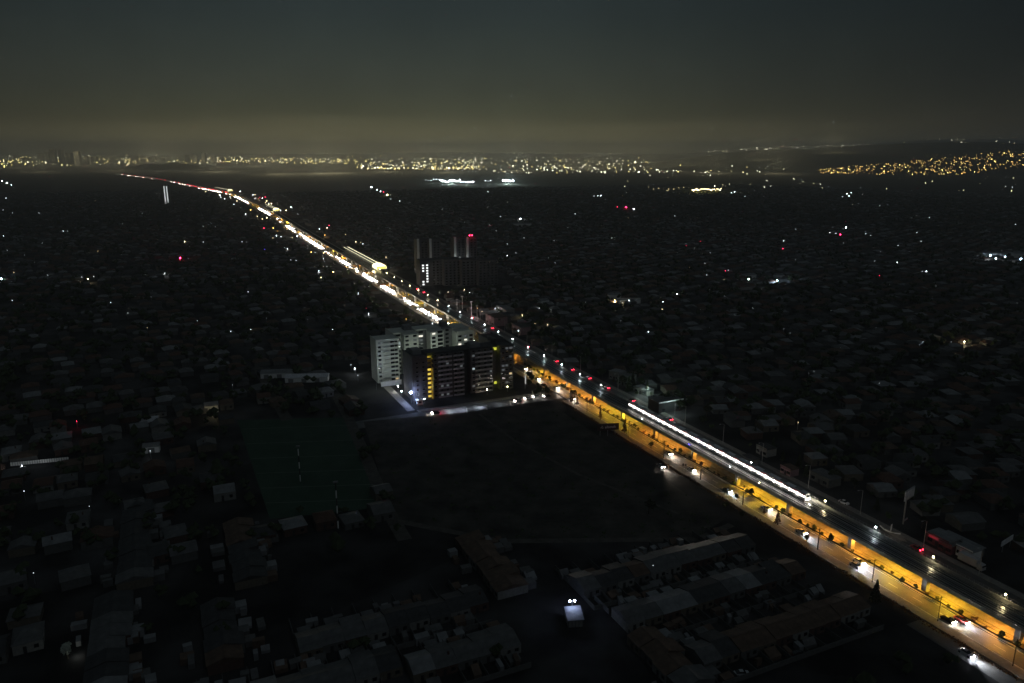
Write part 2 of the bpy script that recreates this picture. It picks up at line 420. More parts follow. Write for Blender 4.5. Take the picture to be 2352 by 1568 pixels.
rail_me = MB().box(-0.075,0.075,0,PSP,ZD+.02,ZD+.2).mesh('rail'); rail_me.materials.append(M_rail)
gr_me = MB().box(-0.16,0.16,0,PSP,ZD,ZD+.26).mesh('guide_rail'); gr_me.materials.append(mat('guide_steel',(0.32,0.33,0.33),0.35,0.8,scale=2))
rl = MB()
for k in range(20): rl.box(-.03,.03,k*PSP/20-.03,k*PSP/20+.03,ZT,ZT+.95)
rl.box(-.025,.025,0,PSP,ZT+.9,ZT+.95).box(-.02,.02,0,PSP,ZT+.45,ZT+.48)
rl_me = rl.mesh('railing'); rl_me.materials.append(M_metal)
tie = MB()
for k in range(40): tie.box(-4.1,-.5,k*PSP/40,k*PSP/40+.26,ZD,ZD+.05).box(.5,4.1,k*PSP/40,k*PSP/40+.26,ZD,ZD+.05)
tie_me = tie.mesh('sleepers'); tie_me.materials.append(mat('sleeper_concrete',(.06,.062,.06),.8,var=.3))
for k in range(-4, 175):
    s = k*PSP; p0, p1 = WP(s,0), WP(s+PSP,0); d = p1-p0; h = math.atan2(d.y,d.x)-math.pi/2
    def put(me, t): 
        off = Vector((math.cos(h)*t, math.sin(h)*t, 0)); return obj(me.name, me, None, via, p0+off, h)
    put(span_me, 0); put(pier_me, 0)
    if k < 60:
        put(bed_me, 0)
        for t in (-4.95-.0, 4.95): put(pp_me, t*1.026)
        if k < 30:
            for t in (-3.0,-1.56,1.56,3.0): put(rail_me, t)
            for t in (-3.9,-.62,.62,3.9): put(gr_me, t)
        if k < 14: put(rl_me, 4.98); put(rl_me,-4.98); put(tie_me, 0)['kind']='stuff'
for o in via.children:
    if o.name.startswith('railing'): o['kind']='stuff'

# lamps on the deck's edge posts
LAMPS = [8,32,54.5,77.5,118,241,265,288,312,336,361,386,412,438,464,492,520,548,576,604,632,660,690,720]
lm = MB().tube([(0,0,0),(0,0,2.0)],.07).mesh('post'); lm.materials.append(M_metal)
lh = MB().box(-.42,.12,-.2,.2,1.98,2.13).mesh('lamp_housing'); lh.materials.append(M_metal)
lb = MB().ball((0,0,0),.3).mesh('bulb')
first = None
WARMISH = {8:(1,.80,.42), 32:(1,.84,.55), 77.5:(1,.85,.5)}
for i, s in enumerate(LAMPS):
    colr = WARMISH.get(s, (0.80,0.95,1.0) if s<500 else (1,.9,.7))
    lab = {8:'warm white track lamp nearest the bottom right corner on the far parapet', 32:'warm track lamp on the far parapet above the red lit shop',
           54.5:'cold white track lamp on the far parapet beside the curved kerb', 77.5:'yellowish track lamp by the front end of the lit train'}.get(s,
           'track lamp on the far parapet of the viaduct, %s beyond the train' % ORD[i-4] if s >= 118 and i-4 < 20 else None)
    r = thing('track_lamp', lab, 'lamp', WP(s,4.7,ZT), heading(s), 'white lamps along the viaduct parapet')
    obj('post', lm, None, r); obj('lamp_housing', lh, None, r)
    mname = 'bulb_warm' if colr[2]<.8 else 'bulb_cold'
    bm_ = bpy.data.meshes.get('bulb_'+mname) or lb.copy(); bm_.name='bulb_'+mname
    if not len(bm_.materials): bm_.materials.append(emit(mname, colr, 45))
    obj('bulb', bm_, None, r, (-.3,0,1.8))
    if s < 620: lamp(r, (-.5,0,1.45), colr, 260 if s<400 else 200, radius=.25)

# sodium lamps under the deck
SODS = sorted([(57,1.2,'o',900),(84,1.2,'o',800),(33,1.2,'o',900),(238,1.2,'o',900),(266,1.2,'o',900),(295,1.2,'o',900),(177,1.2,'o',500),(216,1.2,'y',600),(-13,1.5,'o',1700),(6,1.2,'o',1700),(22,1.2,'y',2100),(43,1.2,'y',3200),(70,1.5,'o',1300),(97,1.0,'y',2600),(112,1.0,'y',3000),(147,1.5,'o',500),
        (168,1.0,'o',1100),(187,1.0,'o',1300),(207,1.0,'y',1900),(226,1.0,'y',2400),(252,1.0,'o',1500),(281,1.0,'o',1700),(308,1.0,'y',2000),(352,1,'o',900),(398,1,'y',1500),
        (440,1,'o',1700),(470,1,'y',1500),(515,1,'y',2200),(560,1,'y',1800),(612,1,'y',1800),(668,1,'o',1900),(760,1,'o',1800),(820,1,'o',2200),(900,1,'o',2600),(960,1,'y',2600),(1040,1,'o',3000),(1130,1,'y',3000)]+[(q,1,'y' if q%2 else 'o',3.2*q) for q in range(1190,3000,85)])
hs_me = MB().box(-.25,.25,-.6,.6,ZB-1.22,ZB-1.06).mesh('lamp_housing'); hs_me.materials.append(M_metal)
ln_me = {k: MB().box(-.2,.2,-.5,.5,ZB-1.28,ZB-1.222).mesh('lens') for k in 'oy'}
SC_o, SC_y = (1.0,.42,.05), (1.0,.60,.035)
ln_me['o'].materials.append(emit('sodium_orange', SC_o, 8)); ln_me['y'].materials.append(emit('sodium_yellow', SC_y, 8))
for i,(s,t_,k,w) in enumerate(SODS):
    r = thing('underdeck_lamp', ('orange' if k=='o' else 'yellow')+' sodium lamp under the viaduct deck, '+(ORD[i]+' from the camera end' if i<20 else 'beyond the apartment blocks'), 'lamp', WP(s,t_*0.4,0), heading(s), 'sodium lamps below the viaduct')
    obj('lamp_housing', hs_me, None, r); obj('lens', ln_me[k], None, r)
    lamp(r, (0,0,ZB-1.5), SC_o if k=='o' else SC_y, w*(4.8 if k=='o' else 3.2)*(1.5 if s>340 else 1), 'SPOT', .3, None, 158, .25)

# blue and white track signals on the near side
for s,col,e,lab in [(150,(.08,.06,1),E_blue,'small blue signal light on the near track under the train windows'),(188,(1,1,1),E_white,'small white signal light by the near track behind the train'),(122,(1,1,1),E_white,'white signal light on the near parapet above the bright yellow pier'),(104,(1,.9,.7),E_warm,'faint warm signal light by the near track below the train')]:
    r = thing('track_signal', lab, 'signal', W(s,-3.9,ZD), TH)
    obj('post', MB().tube([(0,0,0),(0,0,.7)],.05), M_metal, r); obj('signal_head', MB().box(-.2,.2,-.2,.2,.7,1.0), M_black, r)
    obj('signal_lens', MB().ball((0,-.2,.95),.2), e, r); lamp(r,(0,-.5,1.3),col,40 if col[2]>=1 and col[0]<.5 else 60,radius=.1)

# ================================================================ TRAIN
train = thing('metro_train', 'metro train with brightly lit windows running along the viaduct', 'train', W(84,2.28,ZD+.2), TH)
CL, NC = 17.6, 7
M_tbody = mat('train_paint', (0.62,0.64,0.66), .35, .2, var=.05); M_tred = mat('tail_light_red', (0.55,0.02,0.03), .4, var=.05)
def car_body(cab):
    mb = MB(); p = [(-1.25,.35),(-1.32,1.0),(-1.32,2.7),(-1.05,3.25),(-.5,3.42),(.5,3.42),(1.05,3.25),(1.32,2.7),(1.32,1.0),(1.25,.35)]
    ys = [.25, CL-.25]; sc = [1,1]
    if cab=='front': ys=[.0,.9,CL-.25]; sc=[.86,1,1]
    if cab=='back': ys=[.25,CL-.9,CL]; sc=[1,1,.86]
    n=len(p); vs=[]; fs=[]
    for y,k in zip(ys,sc): vs += [(x*k,y,.35+(z-.35)*(.93 if k<1 else 1)) for x,z in p]
    for i in range(len(ys)-1): fs += [(i*n+k,(i+1)*n+k,(i+1)*n+(k+1)%n,i*n+(k+1)%n) for k in range(n)]
    fs += [tuple(range(n)), tuple(range((len(ys)-1)*n,len(ys)*n))[::-1]]
    return mb.add(vs,fs)
body_me = {c: car_body(c).mesh('carriage') for c in ('front','mid','back')}
for m_ in body_me.values(): m_.materials.append(M_tbody)
wn_me = MB().box(-.008,.008,0,2.75,.05,.7).mesh('window'); wn_me.materials.append(E_train)
ew_me = MB().box(-.008,.008,0,.72,.05,.7).mesh('end_window'); ew_me.materials.append(E_train)
dr_me = MB().box(-.012,.012,0,1.3,0,1.95).mesh('door'); dr_me.materials.append(M_tbody)
dw_me = MB().box(-.006,.006,.12,1.18,.7,1.8).mesh('door_window'); dw_me.materials.append(E_train)
st_me = MB().box(-.01,.01,.3,CL-.3,0,.22).mesh('tail_trail_stripe'); st_me.materials.append(M_tred)  # red tail-light trail put into a painted stripe along the body
ac_me = MB().box(-.8,.8,0,3.2,3.42,3.66).mesh('roof_unit'); ac_me.materials.append(M_grey)
bo_me = MB().box(-1.0,1.0,0,2.6,-.1,.34).mesh('bogie'); bo_me.materials.append(M_black)
gw_me = MB().box(-.9,.9,-.25,.25,.6,3.0).mesh('gangway'); gw_me.materials.append(M_black)
for i in range(NC):
    y = i*CL
    c = obj('carriage', body_me['front' if i==0 else 'back' if i==NC-1 else 'mid'], None, train, (0,y,0))
    for sgn in (-1,1):
        for k in range(4):
            yy = 1.15+k*4.25
            obj('window', wn_me, None, c, (sgn*1.33, yy, 1.55))
            if k<3 or True:
                d = obj('door', dr_me, None, c, (sgn*1.335, yy+2.3, .6))
                # door glass is a sub-part; sits in the carriage's own frame
                obj('door_window', dw_me, None, c, (sgn*1.352, yy+2.3, .6))
        obj('tail_trail_stripe', st_me, None, c, (sgn*1.31, 0, 2.72))
    for sgn in (-1,1):
        for yy in (.28,16.6): obj('end_window', ew_me, None, c, (sgn*1.33, yy, 1.55))
    for yy in (3,11): obj('roof_unit', ac_me, None, c, (0,yy,0))
    for yy in (1.8,13.2): obj('bogie', bo_me, None, c, (0,yy,0))
    if i: obj('gangway', gw_me, None, train, (0,y,0))
for x in (-.85,.85): obj('headlight', MB().ball((x,-.02,.95),.16), E_head, train)
obj('windscreen', MB().box(-.95,.95,-.02,.0,1.5,2.6), M_glass, train)
lamp(train,(0,-1.2,1.0),(1,.92,.7),900,radius=.2)
for i in range(NC*2): lamp(train,(-1.9,(i+.5)*CL/2,1.9),(1,.93,.84),110,radius=.6)

# ================================================================ VEHICLES
def loft(secs):                                   # (y, halfwidth_bottom, halfwidth_top, z0, z1)
    vs=[];fs=[]
    for y,wb,wt_,z0,z1 in secs: vs += [(-wb,y,z0),(wb,y,z0),(wb*1.0,y,(z0+z1)/2),(wt_,y,z1),(-wt_,y,z1),(-wb,y,(z0+z1)/2)]
    for i in range(len(secs)-1):
        for k in range(6): fs.append((i*6+k,i*6+(k+1)%6,(i+1)*6+(k+1)%6,(i+1)*6+k))
    fs += [(5,4,3,2,1,0), tuple(range((len(secs)-1)*6,len(secs)*6))]
    return MB().add(vs,fs)
body_sec = [(-2.15,.72,.62,.35,.68),(-2.0,.84,.74,.24,.80),(-1.0,.88,.80,.22,.93),(.9,.88,.80,.22,.96),(1.9,.84,.74,.24,.90),(2.15,.74,.62,.38,.78)]
cab_sec = [(-1.15,.74,.72,.92,.95),(-.45,.72,.58,.92,1.42),(.75,.72,.58,.92,1.46),(1.65,.70,.64,.92,.98)]
PAINT = {'white':(.7,.7,.7),'silver':(.35,.36,.37),'black':(.02,.02,.022),'red':(.35,.02,.02),'blue':(.03,.06,.2)}
wheel = MB().tube([(-.1,0,0),(.1,0,0)],.32,12); 
cab_me = loft(cab_sec).mesh('cabin'); cab_me.materials.append(M_glass)
roof_me = MB().box(-.56,.56,-.4,.72,1.425,1.475).mesh('roof')
wh_me = wheel.mesh('wheel'); wh_me.materials.append(M_tyre)
def lens(r, m, nm): me = MB().ball((0,0,0),r,8,4).mesh(nm); me.materials.append(m); return me
hl = {('near',0): lens(.16,E_head,'headlight'), ('near',1): lens(.16,E_head_cool,'headlight')}
tl = lens(.13,E_tail,'taillight')
hl_dip = lens(.12,E_win,'headlight'); hl_off = lens(.12,M_glass,'headlight'); tl_off = lens(.1,M_tred,'taillight')
def make_car(colname, lit=True, cool=0, big=1.0, toward=True):
    t_ = thing('car', None, 'car')
    me = loft(body_sec).mesh('body'); me.materials.append(mat('car_paint_'+colname, PAINT[colname], .3, .1, var=.03, spec=.5))
    obj('body', me, None, t_); obj('cabin', cab_me, None, t_)
    rm = roof_me.copy(); rm.materials.append(MATS['car_paint_'+colname]); obj('roof', rm, None, t_)
    for x in (-.82,.82):
        for y in (-1.35,1.35): obj('wheel', wh_me, None, t_, (x,y,.32))
        h = obj('headlight', (hl[('near',cool)] if toward else hl_dip) if lit else hl_off, None, t_, (x*.76,-2.1,.62)); h.scale=(big if toward else .8,)*3
        h = obj('taillight', (tl if not toward else tl_off) if lit else tl_off, None, t_, (x*.8,2.12,.7)); h.scale=(big if not toward else 1,)*3
    return t_
carproto = {}
def car(s, t_, toward, colname, label, group=None, cool=0, lit=True, big=1.0, beam=0, path=True, xy=None, rz=None):
    key=(colname,cool,lit,big,toward)
    if key not in carproto: o = carproto[key] = make_car(*[colname,lit,cool,big,toward])
    else: o = copy_tree(carproto[key]); 
    for ch in list(o.children):
        if ch.type=='LIGHT': bpy.data.objects.remove(ch)
    P = WP(s,t_,0.0); o.location = (P.x,P.y,.012); h = heading(s)
    o.rotation_euler.z = h if toward else h+math.pi
    if rz is not None: o.rotation_euler.z = rz
    for k in ('label','group'):
        if k in o.keys(): del o[k]
    tag(o,label,'car',group)
    if beam:
        c = (.85,.92,1.0) if cool else (1,.86,.68)
        b_ = lamp(o,(0,-2.5,.95),c,beam*4,'SPOT',.25,(math.radians(90-13),0,math.pi),80,.9)
    return o
# headlights face local -Y; the beam of a SPOT points down its local -Z
near = [  # s, t, toward, colour, cool, beam, label
 (50.5,-8.6,1,'silver',1,2600,'silver car with cold headlights in the outer lane by the zebra crossing'),
 (52.0,-5.4,1,'white',1,2600,'white car with cold headlights in the inner lane by the zebra crossing'),
 (76.5,-7.6,1,'white',1,3200,'white car with bluish headlights between the timber poles, nearer than the dark pier'),
 (97,-5.6,1,'silver',0,2200,'silver car with warm headlights beside the bright yellow median'),
 (117,-8.6,1,'black',1,1800,'black car with headlights on level with the bright yellow pier'),
 (161,-6.8,1,'silver',0,3000,'silver car with glaring headlights behind a pavement tree'),
 (141,-8.8,1,'white',0,1500,'white car in the outer lane between two pavement trees'),
 (16,-8.4,1,'black',0,1700,'black car with headlights on beyond the near utility pole at the bottom right'),
 (14,-5.0,1,'red',1,1700,'dark red car with headlights on next to the median at the bottom right'),
 (3.0,-18.6,1,'silver',1,2600,'silver car with headlights on in the near service road'),
 (252,-8.0,1,'white',0,3200,'white car with glaring headlights at the side street crossing'),
 (275,-6.2,1,'silver',0,3200,'silver car with headlights on just beyond the side street crossing'),
 (296,-8.4,1,'black',0,2600,'black car with headlights on beside the sign mast'),
 (320,-5.6,1,'white',0,2600,'white car with headlights on beside the end of the front block'),
 (235,21.6,0,'black',0,0,'black car showing red tail lights opposite the lit trees'),
 (200,22.2,0,'silver',0,0,'silver car showing red tail lights beyond the dark warehouse'),
 (50,21.2,0,'red',0,0,'red car showing bright orange red tail lights by the red lit shop'),
 (96,12,0,'white',0,0,'white car in the hidden lane behind the train'),
]
for s,t_,tw,cn,cool,beam,lab in near:
    car(s,t_,bool(tw),cn,lab,cool=cool,beam=beam,big=1.5 if tw else 1.6)
o=car(0,0,True,'silver','silver car with glaring headlights standing on the dirt beside the pavement',big=1.6,beam=3500); o.location=(*at(1517,1072),.012)
r = car(265,-86,True,'black','black car with red tail lights at the far end of the side street',big=1.7); r.location = W(262,-88,.012); r.rotation_euler.z = TH - math.pi/2
lamp(r,(0,2.9,.9),(1,.03,.08),420,radius=.15)
r = car(262,-34,True,'silver','silver car braking near the avenue end of the side street',big=1.5); r.location = W(262,-38,.012); r.rotation_euler.z = TH - math.pi/2+.05
lamp(r,(0,2.8,.8),(1,.05,.08),60,radius=.15)
for k,(ds,dt) in enumerate([(0,-31),(1.5,-25),(-.5,-19)]):
    r = car(262,-30,True,['white','silver','black'][k],['white','silver','black'][k]+' car with headlights on queueing at the mouth of the side street',big=1.4); r.location = W(263+ds,dt,.012); r.rotation_euler.z = TH - math.pi/2
    lamp(r,(0,-2.8,.8),(1,.9,.8),90,radius=.15)
# parked, lights off
for (x,y),cn,lab in [((1938,1156),'white','white car parked unlit beside the far service road'),((1250,886),'black','black car parked by the tree at the side street mouth')]:
    X,Y = at(x,y); o = car(0,0,True,cn,lab,lit=False); o.location=(X,Y,.012); o.rotation_euler.z=TH+.15
for (x,y),cn,lab in [((1703,1550),'silver','silver car parked in the dark lane at the bottom edge'),((1835,1505),'black','dark car parked crosswise among the roofs at the lower right')]:
    X,Y = at(x,y); o = car(0,0,True,cn,lab,lit=False); o.location=(X,Y,.012); o.rotation_euler.z=TH+1.2
# the queue beyond the apartment blocks
cols = list(PAINT)
rq = random.Random(4)
def sq(x,y):
    return stof(*at(x,y,.7))[0]
KNOTS=[((1003,744),(968,706),6.2,'in the blazing knot just beyond the pale apartment block'),((948,700),(915,682),7.5,'in the second knot of the queue beyond the apartment blocks'),((905,676),(868,654),9,'in the third knot, below the glowing station'),
 ((850,643),(828,630),8,'beside the front of the glowing station'),((795,607),(772,594),10,'beside the long lit platform'),((728,570),(687,545),10,'in the long knot between the first two stations'),
 ((660,526),(645,517),14,'in the small knot nearer than the second station'),((603,492),(574,478),18,'beside the second station'),((558,464),(538,450),30,'between the second and third stations'),((520,440),(500,432),40,'beside the farthest station')]
nhead=0
for (x0,y0),(x1,y1),sp_,ph in KNOTS:
    a_,b_=sq(x0,y0),sq(x1,y1); s=a_
    while s<b_:
        for t_,ln in ((-8.6,'outer'),(-5.3,'inner')):
            if rq.random()<.85:
                big=1.5 if s<500 else round(2*min(3.0,1.1+s/900))/2; cn=rq.choice(cols)
                car(s+rq.uniform(-1.5,1.5),t_+rq.uniform(-.2,.2),True,cn,cn+' car with white headlights '+ph,'cars queueing towards the camera with white headlights',cool=int(rq.random()<.35),big=big); nhead+=1
        s+=sp_
    n_=max(2,int((b_-a_)/(16 if a_<700 else 40 if a_<1500 else 120)))
    for k in range(n_):
        s=a_+(b_-a_)*(k+.5)/n_
        lamp(None, WP(s,-6.9+rq.uniform(-2,2),1.5), (1,.88,.70), 2600*max(1,(s/480))**1.05*(1.9 if 'blazing' in ph else rq.uniform(.5,1.2)), radius=.5)
s=375
while s<5200:
    if rq.random()<(.75 if s<1300 else .55): 
        cn=rq.choice(cols); car(s,rq.choice((-8.6,-5.3)),True,cn,cn+' car driving towards the camera between the knots of traffic','cars driving towards the camera between the knots of traffic',big=1.5 if s<700 else round(2*min(3,1+s/900))/2)
        if s<2600: lamp(None,WP(s-6,-6.9,1.4),(1,.82,.58),1100*max(1,s/600),radius=.5)
    s+=15 if s<600 else (20 if s<1300 else 38 if s<2200 else 70)
s = 262
while s < 5200:
    if rq.random() < (.55 if s<800 else .8):
        t_ = rq.choice((10,13.3)) if rq.random()<.6 or s>700 else 21.5
        big = 1.5 if s<500 else round(2*min(4, 1.3+s/900))/2
        cn=rq.choice(cols); car(s,t_,False,cn,cn+' car with red tail lights '+('on the far service road' if t_>20 else 'driving away beyond the viaduct, %s lane'%('near' if t_<11 else 'far')),'cars driving away with red tail lights',big=big)
    s += 22 if s<1200 else (40 if 2600<s<3300 or 1600<s<1900 else 110)
for s,w in [(1620,5000),(1700,7000),(2350,3000),(2850,5000),(3100,5000)]:
    lamp(None, WP(s,12,1.5), (1,.05,.08), w*.5, radius=.5)

# white box truck and red-lit shop on the right
M_truck=mat('truck_paint',(.34,.34,.34),.6,var=.08)
tr = thing('box_truck','white box truck parked behind the lamp pole beyond the far road','truck',W(35,28.4,0),TH+.02)
obj('cargo_box', MB().box(-1.25,1.25,-3.4,3.4,.95,3.5), M_truck, tr)
obj('cab', loft([(-5.3,1.15,1.1,.5,1.7),(-5.1,1.18,1.1,.45,2.4),(-3.6,1.18,1.1,.45,2.6),(-3.5,1.15,1.1,.5,2.5)]), M_truck, tr)
obj('windscreen', MB().box(-1.0,1.0,-5.32,-5.2,1.6,2.2), M_glass, tr)
obj('chassis', MB().box(-.9,.9,-5,3.3,.5,.94), M_black, tr)
for x in (-1.0,1.0):
    for y in (-4.3,1.2,2.3): obj('wheel', wh_me, None, tr, (x,y,.42)).scale=(1.3,1.3,1.3)

# ================================================================ PLANTS
def clump(n, rx, rz, zc, seed, leaf=.35, cone=False):
    rnd = random.Random(seed); mb = MB()
    lobes = [(rnd.uniform(-.5,.5)*rx, rnd.uniform(-.5,.5)*rx, zc+rnd.uniform(-.5,.5)*rz, rnd.uniform(.45,.75)) for _ in range(6)]
    for i in range(n):
        if cone:
            h = rnd.random()**1.3; a = rnd.uniform(0,6.28); r_ = rx*(1-h)*rnd.uniform(.5,1.05)
            p = Vector((r_*math.cos(a), r_*math.sin(a), zc-rz+2*rz*h))
        else:
            lx,ly,lz,lr = rnd.choice(lobes)
            d = Vector((rnd.gauss(0,1),rnd.gauss(0,1),rnd.gauss(0,1))).normalized()*(rnd.uniform(.55,1)**.5)
            p = Vector((lx+d.x*rx*lr, ly+d.y*rx*lr, lz+d.z*rz*lr))
        u = Vector((rnd.gauss(0,1),rnd.gauss(0,1),rnd.gauss(0,1))).normalized(); v = u.orthogonal().normalized()
        q = leaf*rnd.uniform(.6,1.3)
        mb.add([p-u*q, p+v*q*.6, p+u*q, p-v*q*.6],[(0,1,2,3)])
    return mb
def trunk(h, r0, seed, limbs=4, spread=1.0):
    rnd = random.Random(seed); mb = MB()
    mb.tube([(0,0,-.1),(rnd.uniform(-.1,.1),rnd.uniform(-.1,.1),h*.5),(rnd.uniform(-.2,.2),rnd.uniform(-.2,.2),h)], r0, 6, r0*.5)
    for k in range(limbs):
        a = k*6.28/limbs+rnd.random(); z = h*rnd.uniform(.55,.9)
        mb.tube([(0,0,z),(math.cos(a)*spread*.6,math.sin(a)*spread*.6,z+spread*.6),(math.cos(a)*spread,math.sin(a)*spread,z+spread*1.1)], r0*.45, 5, r0*.15)
    return mb
TREES = {}
def tree_meshes(kind):
    if kind in TREES: return TREES[kind]
    L = []
    for v in range(3):
        if kind=='round': c = clump(420,2.6,2.1,4.6,10+v,.42); t_ = trunk(3.6,.2,v,5,1.4); m=M_leaf_dark
        if kind=='slim':  c = clump(190,.95,1.9,2.6,20+v,.32,cone=True); t_ = trunk(1.6,.09,v,3,.3); m=M_leaf_red
        if kind=='cone':  c = clump(420,1.9,3.6,4.1,30+v,.42,cone=True); t_ = trunk(2.5,.16,v,4,.6); m=M_leaf_dark
        if kind=='small': c = clump(150,1.15,1.0,2.6,40+v,.3); t_ = trunk(1.9,.08,v,4,.6); m=M_leaf
        if kind=='blossom': c = clump(300,1.7,1.6,3.4,50+v,.4); t_ = trunk(2.3,.12,v,4,.8); m=mat('pale_blossom',(.35,.38,.32),.8,scale=1)
        cm = c.mesh('crown'); cm.materials.append(m); tm = t_.mesh('trunk'); tm.materials.append(M_trunk)
        L.append((cm,tm))
    TREES[kind]=L; return L
def tree(kind, x, y, sc, label, group=None, seed=0, name='tree'):
    cm,tm = tree_meshes(kind)[seed%3]
    r = thing(name,label,'tree',(x,y,0),seed*1.7,group); r.scale=(sc,sc,sc)
    obj('crown',cm,None,r); obj('trunk',tm,None,r); return r
Z7=(2600,1600,2.94); Z6=(1950,1250,2.94); Z8=(3100,1900,2.2243); K=1.66114
def zz(Z,x,y): return ((Z[0]+x/Z[2])/K,(Z[1]+y/Z[2])/K)
walk = [(zz(Z6,680,835),'slim',1.15,'slim conifer on the pavement against the glaring headlights'),(zz(Z6,740,870),'slim',1.1,'slim conifer on the pavement just past the side street'),
 (zz(Z6,1000,1020),'slim',1.2,'slim tree on the pavement just beyond the dark billboard'),(zz(Z6,1270,1180),'slim',1.45,'reddish lit conifer on the pavement right of the billboard'),
 (zz(Z6,1570,1355),'small',1.0,'small tree on the pavement in front of a car with glaring lights'),(zz(Z7,480,850),'small',.8,'small round tree beside the pair of cold headlights'),
 (zz(Z7,620,915),'round',.52,'bushy tree on the pavement beside the tall timber pole'),(zz(Z7,925,1060),'slim',.7,'thin young tree on the pavement below the warm headlights'),
 (zz(Z7,1075,1185),'slim',1.35,'pointed tree on the pavement left of the dark pier'),(zz(Z7,1405,1375),'round',.45,'bushy tree below the bluish headlights'),
 (zz(Z8,530,880),'cone',1.0,'large dark conical tree at the foot of the pole by the zebra crossing'),
 (zz(Z7,500,1010),'round',.55,'dark bushy tree on the field edge left of the tall timber pole'),(zz(Z7,675,1105),'round',.4,'dark shrub like tree at the field edge')]
for i,((x,y),k,sc,lab) in enumerate(walk):
    X,Y = at(x,y); tree(k,X,Y,sc,lab,seed=i,name='pavement_tree')
# shrubs in the median
bush = []
for v in range(4):
    me = clump(110,.62,.5,.55,60+v,.2).mesh('shrub'); me.materials.append([M_leaf,M_leaf_dark,M_leaf_red,M_leaf][v]); bush.append(me)
rb = random.Random(9)
s = -30
while s < 330:
    for t_,p in ((-1.9,.95),(6.4,.5)):
        if rb.random()<p:
            v=rb.randrange(4); sc=rb.uniform(.9,1.8)*(1.5 if rb.random()<.1 else 1)
            if abs((s/PSP)-round(s/PSP))*PSP<1.4: sc*=1.5
            o = obj('median_shrub', bush[v], None, None, WP(s+rb.uniform(-1,1),t_+rb.uniform(-.5,.5),.12), rb.uniform(0,6))
            o.scale=(sc,sc,sc*rb.uniform(.8,1.3))
            side = 'near the traffic side kerb' if t_<0 else 'along the far kerb'
            tag(o,'round shrub in the orange lit median '+side,'shrub','shrubs in the orange lit median '+side)
    s += 4.2
# trees on the far side of the avenue
rt = random.Random(12)
spots = []
for i in range(24): spots.append((rt.uniform(208,292), rt.uniform(28,48),'lit tree beside the far road opposite the queue of parapet lamps','trees lit by the yard lamp across the avenue'))
for i in range(26): spots.append((rt.uniform(300,560), rt.uniform(28,60),'dim tree across the avenue, %s beyond the parapet lamps'%(ORD[i] if i<20 else 'far '+ORD[i-20]),'trees across the avenue level with the apartment blocks'))
for i in range(16): spots.append((60+i*9, rt.uniform(29,45),'dark tree in the gardens behind the train, %s from the front of the train'%ORD[i],'trees in the gardens behind the train'))
for i,(s,t_,lab,g_) in enumerate(spots):
    P=W(s,t_); tree(rt.choice(('round','round','cone','small')),P.x,P.y,rt.uniform(.6,1.25),lab,g_,i,'garden_tree')
for i,(x,y,sc) in enumerate([(1228,912,.75),(1240,908,.9),(1254,906,.8),(1215,870,.8),(1222,880,.85),(1214,888,.75),(1236,893,.6)]):
    X,Y=at(x,y); tree('round',X,Y,sc,'dark tree in the clump at the corner of side street and avenue','trees at the corner of the side street',i,'corner_tree')
for i,(x,y) in enumerate([(1040,758),(1058,762),(1075,765)]):
    X,Y = at(x,y+40); tree('round',X,Y,1.25,'tall dark tree rising behind the pale apartment block','trees behind the pale apartment block',i,'garden_tree')
X,Y = at(157,1512); r=tree('blossom',X,Y,1.0,'pale blossoming tree lit from below at the lower left',seed=1); lamp(r,(.6,-2.4,1.2),(.95,1,.9),120,radius=.3)
X,Y = at(1490,1180); tree('round',X,Y,1.0,'lone dark tree standing in the empty field',seed=2,name='field_tree')
hedge = MB(); rh = random.Random(5)
for k in range(2600):
    s = rh.uniform(-20,250); t_ = -15.6-abs(rh.gauss(0,.5)); p = W(s,t_,rh.uniform(0,1.5)*(0.6+.4*math.sin(s*.3)))
    u = Vector((rh.gauss(0,1),rh.gauss(0,1),rh.gauss(0,1))).normalized(); v=u.orthogonal().normalized(); q=.33
    hedge.add([p-u*q,p+v*q*.6,p+u*q,p-v*q*.6],[(0,1,2,3)])
tag(obj('field_hedge',hedge,M_leaf_red),'straggling low hedge between the pavement and the dark field','hedge')

# ================================================================ POLES AND CABLES
POLES=[-26,-6,17,41,64.6,104,131,158,187.6,215,229,243,248]
pm = MB().tube([(0,0,-.2),(0,0,8.6)],.16,8,.11).mesh('pole'); pm.materials.append(M_wood)
am = MB().box(-.9,.9,-.06,.06,8.0,8.14).mesh('crossarm'); am.materials.append(M_wood)
im = MB().box(-.05,.05,-.05,.05,0,.22).mesh('insulator'); im.materials.append(M_conc)
for i,s in enumerate(POLES):
    r = thing('utility_pole','dark timber utility pole on the near pavement, '+ORD[i]+' counting from the bottom right corner','pole',W(s,-11.6,0.1),TH,'timber utility poles along the near pavement')
    obj('pole',pm,None,r); obj('crossarm',am,None,r)
    for x in (-.8,0,.8): obj('insulator',im,None,r,(x,0,8.14))
def cable(a,b,r,sag,m=M_cable,name='cable',n=7,parent=None,mb=None):
    mb = mb or MB(); pts=[a.lerp(b,k/n)-Vector((0,0,sag*4*(k/n)*(1-k/n))) for k in range(n+1)]
    return mb.tube(pts,r,5)
for nm,z,r_,dt,sag,lab in [('cable_bundle',6.6,.21,0,.35,'thick black cable bundle strung along the near timber poles'),('power_line',8.3,.03,-.8,.5,'thin overhead wire on the outer arm of the near poles'),('power_line',8.3,.03,.8,.5,'thin overhead wire on the inner arm of the near poles'),('cable',5.7,.06,.1,.45,'thin cable below the thick bundle on the near poles')]:
    mb = MB()
    for a,b_ in zip(POLES[:-1],POLES[1:]): cable(W(a,-11.6+dt,z+.1),W(b_,-11.6+dt,z+.1),r_,sag*min(1,(b_-a)/30),mb=mb)
    tag(obj(nm,mb,M_cable),lab,'cable')
